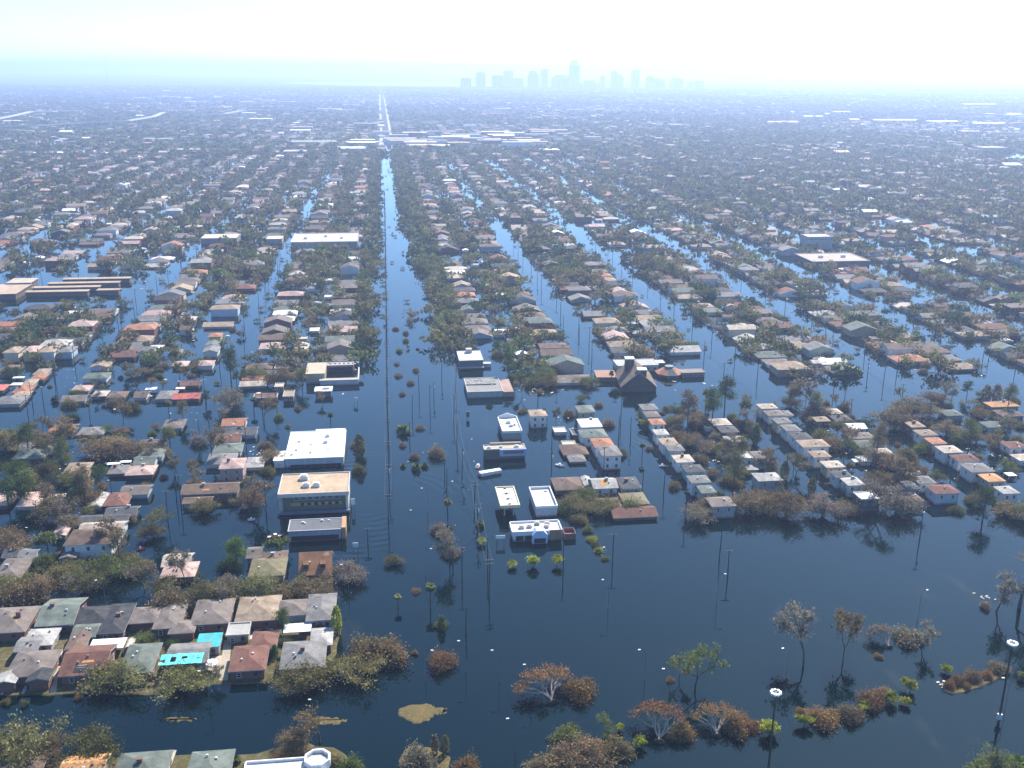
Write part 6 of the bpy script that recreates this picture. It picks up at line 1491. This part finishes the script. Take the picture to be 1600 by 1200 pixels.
for (px, py, h) in [(762, 890, 11), (880, 892, 11), (957, 878, 10), (1124, 872, 10), (1137, 900, 9), (1071, 812, 11), (1037, 770, 11), (1004, 762, 8), (966, 690, 12), (985, 690, 11), (970, 660, 12), (943, 735, 10), (861, 750, 12), (862, 700, 9), (1437, 842, 12), (1484, 757, 11), (1408, 635, 11), (1380, 600, 9), (1355, 590, 8), (1318, 642, 10), (1329, 652, 9), (1302, 618, 9), (1260, 620, 9),
                    (1452, 660, 10), (1487, 625, 9), (1228, 750, 11), (1290, 790, 9), (85, 592, 10), (68, 632, 11), (44, 650, 10), (186, 520, 10), (150, 510, 10), (328, 680, 11), (313, 690, 10), (385, 700, 12), (283, 790, 12), (276, 780, 11), (262, 812, 11), (400, 780, 12), (416, 800, 12), (410, 640, 11), (433, 640, 10), (182, 720, 8), (176, 780, 7), (655, 620, 11), (672, 640, 12), (678, 625, 9), (690, 590, 12), (644, 650, 10), (640, 690, 9), (695, 750, 9), (575, 850, 6), (703, 900, 10), (722, 905, 11), (698, 770, 10), (728, 990, 8), (990, 560, 9), (905, 530, 9), (880, 515, 9), (1080, 480, 9), (1100, 560, 10), (1130, 600, 11), (1005, 640, 9), (870, 600, 10), (840, 640, 9), (1180, 530, 9), (1232, 570, 10), (1290, 520, 9), (1545, 560, 9), (1475, 690, 9)]:
    x, y = G(px, py)
    zone = 'boulevard right side' if 640 < px < 770 else ('waters right of gas station' if px >= 770 else 'streets left of boulevard')
    pole(x, y, h, zone, 1, R.uniform(-.03, .03), bare=R.random() < .35)
for sx in (113, 188, 261, 326, 393, -84, -162, -240):
    y = 470.0
    while y < 900:
        if in_view(sx, y, 0): pole(sx + R.uniform(-4, 4), y, R.choice((9, 10, 11)), 'canal streets on the ' + ('right' if sx > 0 else 'left'), 1, R.uniform(-.02, .02), R.random() < .3)
        y += R.uniform(30, 44)
POLES.sort(key=lambda p: p['d']); cnt = {}
for p in POLES:
    cnt[p['zone']] = cnt.get(p['zone'], 0) + 1; n = cnt[p['zone']]
    tag(p['o'], f"dark wooden utility pole{' nearest the camera' if n == 1 else ', ' + ordinal(n) + ' nearest,'} in the {p['zone']}", 'utility pole', 'utility poles standing in the flood')
def wire_run(line, label, off):
    mb = MB()
    for i in range(len(line) - 1):
        a, b = line[i], line[i+1]
        for o in off:
            pts = [(a[0] + (b[0] - a[0]) * f + o, a[1] + (b[1] - a[1]) * f, a[2] + (b[2] - a[2]) * f - 1.1 * 4 * f * (1 - f)) for f in (0, .25, .5, .75, 1)]
            mb.tube(pts, .035, 3, cap=False)
    tag(mb.build('overhead_wires', MAT['wire']), label, 'wires')
wire_run([(x, y, h) for x, y, h in LINE[:22]], 'thin overhead wires strung along the boulevard middle pole line', (-1.1, 1.1))
for sx, nm in ((113, 'first canal street right of boulevard'), (188, 'second canal street right of boulevard'), (261, 'third canal street right of boulevard'), (-84, 'first canal street left of boulevard'), (-162, 'second canal street left of boulevard')):
    ln = sorted([(p['x'], p['y'], p['h'] - .4) for p in POLES if abs(p['x'] - sx) < 4.2 and p['y'] >= 470], key=lambda q: q[1])
    if len(ln) > 2: wire_run(ln, 'thin overhead wires sagging between poles along the ' + nm, (-.9, .9))
wire_run(LINE2, 'thin sagging wires between the crooked poles on the boulevard right side', (-1.0, 1.0))

MAT['lamp_pole'] = simple('galvanised_pole', (.16, .165, .17), .6, .4)
_lp = MB(); _lp.tube([(0, 0, -1.5), (0, 0, 8.6), (.25, 0, 9.0)], [.075, .055, .045], 5); LPOLE = _lp.mesh('pole', [MAT['lamp_pole']])
_la = MB(); _la.tube([(.2, 0, 8.95), (1.0, 0, 9.2), (1.7, 0, 9.2)], .05, 4); LARM = _la.mesh('arm', [MAT['pole']])
_lh = MB(); _lh.prism([(1.5, -.16), (2.1, -.14), (2.2, 0), (2.1, .14), (1.5, .16)], 9.12, 9.32); LHEAD = _lh.mesh('lamp_head', [MAT['lamp']])
_lc = MB(); _lc.box(.4, 2.0, -.3, .3, 9.0, 9.05); _lc.box(-.05, .05, -.05, .05, 8, 9); 
LAMPS = [(545, 925), (328, 1098), (499, 1146), (166, 950), (728, 1050), (780, 1065), (830, 1088), (1007, 1063), (1045, 1095), (1228, 1060), (1434, 968), (1570, 1110), (665, 1065), (805, 1175), (665, 900), (668, 800), (730, 720), (1120, 940), (950, 950)]
for n, (px, py) in enumerate(sorted(LAMPS, key=lambda q: -q[1])):
    x, y = G(px, py); t = empty('street_lamp', (x, y, 0), R.choice((0, 3.14)) + R.uniform(-.2, .2))
    link('pole', LPOLE, t); link('arm', LARM, t); link('lamp_head', LHEAD, t)
    tag(t, f"slender street lamp with white head, {ordinal(n + 1)} lowest in the picture, standing in open water", 'street lamp', 'street lamps standing in the flood')
# floodlight masts with a ring of lamps
for (px, pyb, pyt, lab) in [(1199, 1218, 1083, 'tall dark floodlight mast with ring of white lamps at the bottom edge'), (1560, 1130, 1006, 'tall dark floodlight mast with ring of white lamps at the right shore')]:
    x, y = G(px, pyb); lo, hi = 5.0, 60.0
    for _ in range(40):
        m_ = (lo + hi) / 2
        if PR(x, y, m_)[1] > pyt: lo = m_
        else: hi = m_
    t = empty('floodlight_mast', (x, y, 0)); tag(t, lab, 'light mast', 'floodlight masts')
    mb = MB(); mb.tube([(0, 0, -2), (0, 0, lo)], [.32, .16], 8); mb.build('pole', MAT['pole'], t)
    mb = MB(); mb.prism([(.9 * math.cos(k * math.pi / 8), .9 * math.sin(k * math.pi / 8)) for k in range(16)], lo - .25, lo - .1); mb.build('ring', MAT['metal'], t, (.2, .2, .2))
    for k in range(9):
        a = k * 2 * math.pi / 9; mb = MB(); cx, cy = 1.0 * math.cos(a), 1.0 * math.sin(a)
        mb.prism([(cx + .3 * math.cos(q * math.pi / 3), cy + .3 * math.sin(q * math.pi / 3)) for q in range(6)], lo - .15, lo + .35); mb.build('lamp', MAT['lamp'], t)
    mb = MB(); mb.box(-.5, .5, -.4, .4, 1.2, 2.6); mb.build('control_box', MAT['metal'], t, (.5, .5, .48))

# ------------------------------------------------------------------ boats, floating rubbish
def boat(px, py, L, rz, hull, inner, label):
    x, y = G(px, py); t = empty('boat', (x, y, 0), rz); tag(t, label, 'boat')
    s = L / 2; st = [(-s, .34), (-s * .3, .42), (s * .4, .36), (s, .03)]
    mb = MB(); top = [(a, b * L * .42, .55 + (.18 if a > s * .9 else 0)) for a, b in st]; bot = [(a * .9, b * L * .3, -.25) for a, b in st]
    for sg in (-1, 1):
        for i in range(3):
            q = [(bot[i][0], sg*bot[i][1], bot[i][2]), (bot[i+1][0], sg*bot[i+1][1], bot[i+1][2]), (top[i+1][0], sg*top[i+1][1], top[i+1][2]), (top[i][0], sg*top[i][1], top[i][2])]
            mb.face(q if sg < 0 else q[::-1])
    mb.face([(bot[0][0], bot[0][1], -.25), (bot[0][0], -bot[0][1], -.25), (top[0][0], -top[0][1], .55), (top[0][0], top[0][1], .55)])
    mb.build('hull', MAT['metal'], t, hull)
    mb = MB(); mb.face([(a, b, .3) for a, b, c in top] + [(a, -b, .3) for a, b, c in reversed(top)][1:]); mb.build('deck', MAT['trim'], t, inner)
    mb = MB(); mb.box(-s * .25, s * .12, -L * .11, L * .11, .301, 1.1); mb.build('cabin', MAT['trim'], t, (.75, .75, .75))
boat(431, 839, 5.5, .15, (.40, .12, .09), (.7, .68, .66), 'small red and white boat drifting left of the low grey roofed building')
boat(220, 859, 2.6, .3, (.60, .05, .09), (.5, .2, .2), 'small bright red boat drifting below the dark tree at left')
boat(393, 813, 2.6, .1, (.75, .75, .75), (.7, .7, .7), 'tiny white boat drifting below the bare brown tree')
boat(875, 728, 4.0, -.6, (.75, .74, .74), (.7, .6, .58), 'white boat drifting right of the pointed parapet shop')
boat(1035, 729, 3.0, -.2, (.7, .72, .74), (.66, .68, .7), 'small pale boat in the canal beside the first right row')
boat(747, 729, 4.5, 1.3, (.72, .66, .6), (.6, .3, .25), 'pale boat standing on end near the white trailer')
deb = MB()
def bit(x, y, s):
    a = R.uniform(0, 3.14); c, n = math.cos(a), math.sin(a); l, w = s, s * R.uniform(.3, .8); z = R.uniform(.08, .3)
    deb.face([(x + c*l - n*w, y + n*l + c*w, z), (x - c*l - n*w, y - n*l + c*w, z * .6), (x - c*l + n*w, y - n*l - c*w, z), (x + c*l + n*w, y + n*l - c*w, z * .7)])
for _ in range(520):
    b = R.choice(BLOCKS[:6] + BLOCKS[17:20]); y = 455 + 500 * R.random(); bit(R.uniform(*b[:2]), y, R.uniform(.3, 1.1))
for (px, py, n, sx, sy) in [(895, 665, 30, 22, 18), (1120, 700, 40, 22, 30), (1330, 700, 40, 30, 40), (1520, 720, 40, 40, 30), (150, 720, 50, 60, 25), (110, 800, 30, 60, 40), (400, 710, 18, 14, 18), (300, 640, 14, 60, 15), (940, 860, 10, 10, 10), (1540, 935, 9, 16, 8), (1480, 1070, 8, 12, 5), (120, 600, 30, 50, 30), (835, 610, 26, 24, 12), (700, 740, 8, 60, 60)]:
    for _ in range(n):
        x, y = G(px + R.gauss(0, sx * .6), py + R.gauss(0, sy * .6)); bit(x, y, R.uniform(.15, .5))
tag(deb.build('floating_debris', MAT['wood'], None, (.55, .50, .43)), kind='stuff')
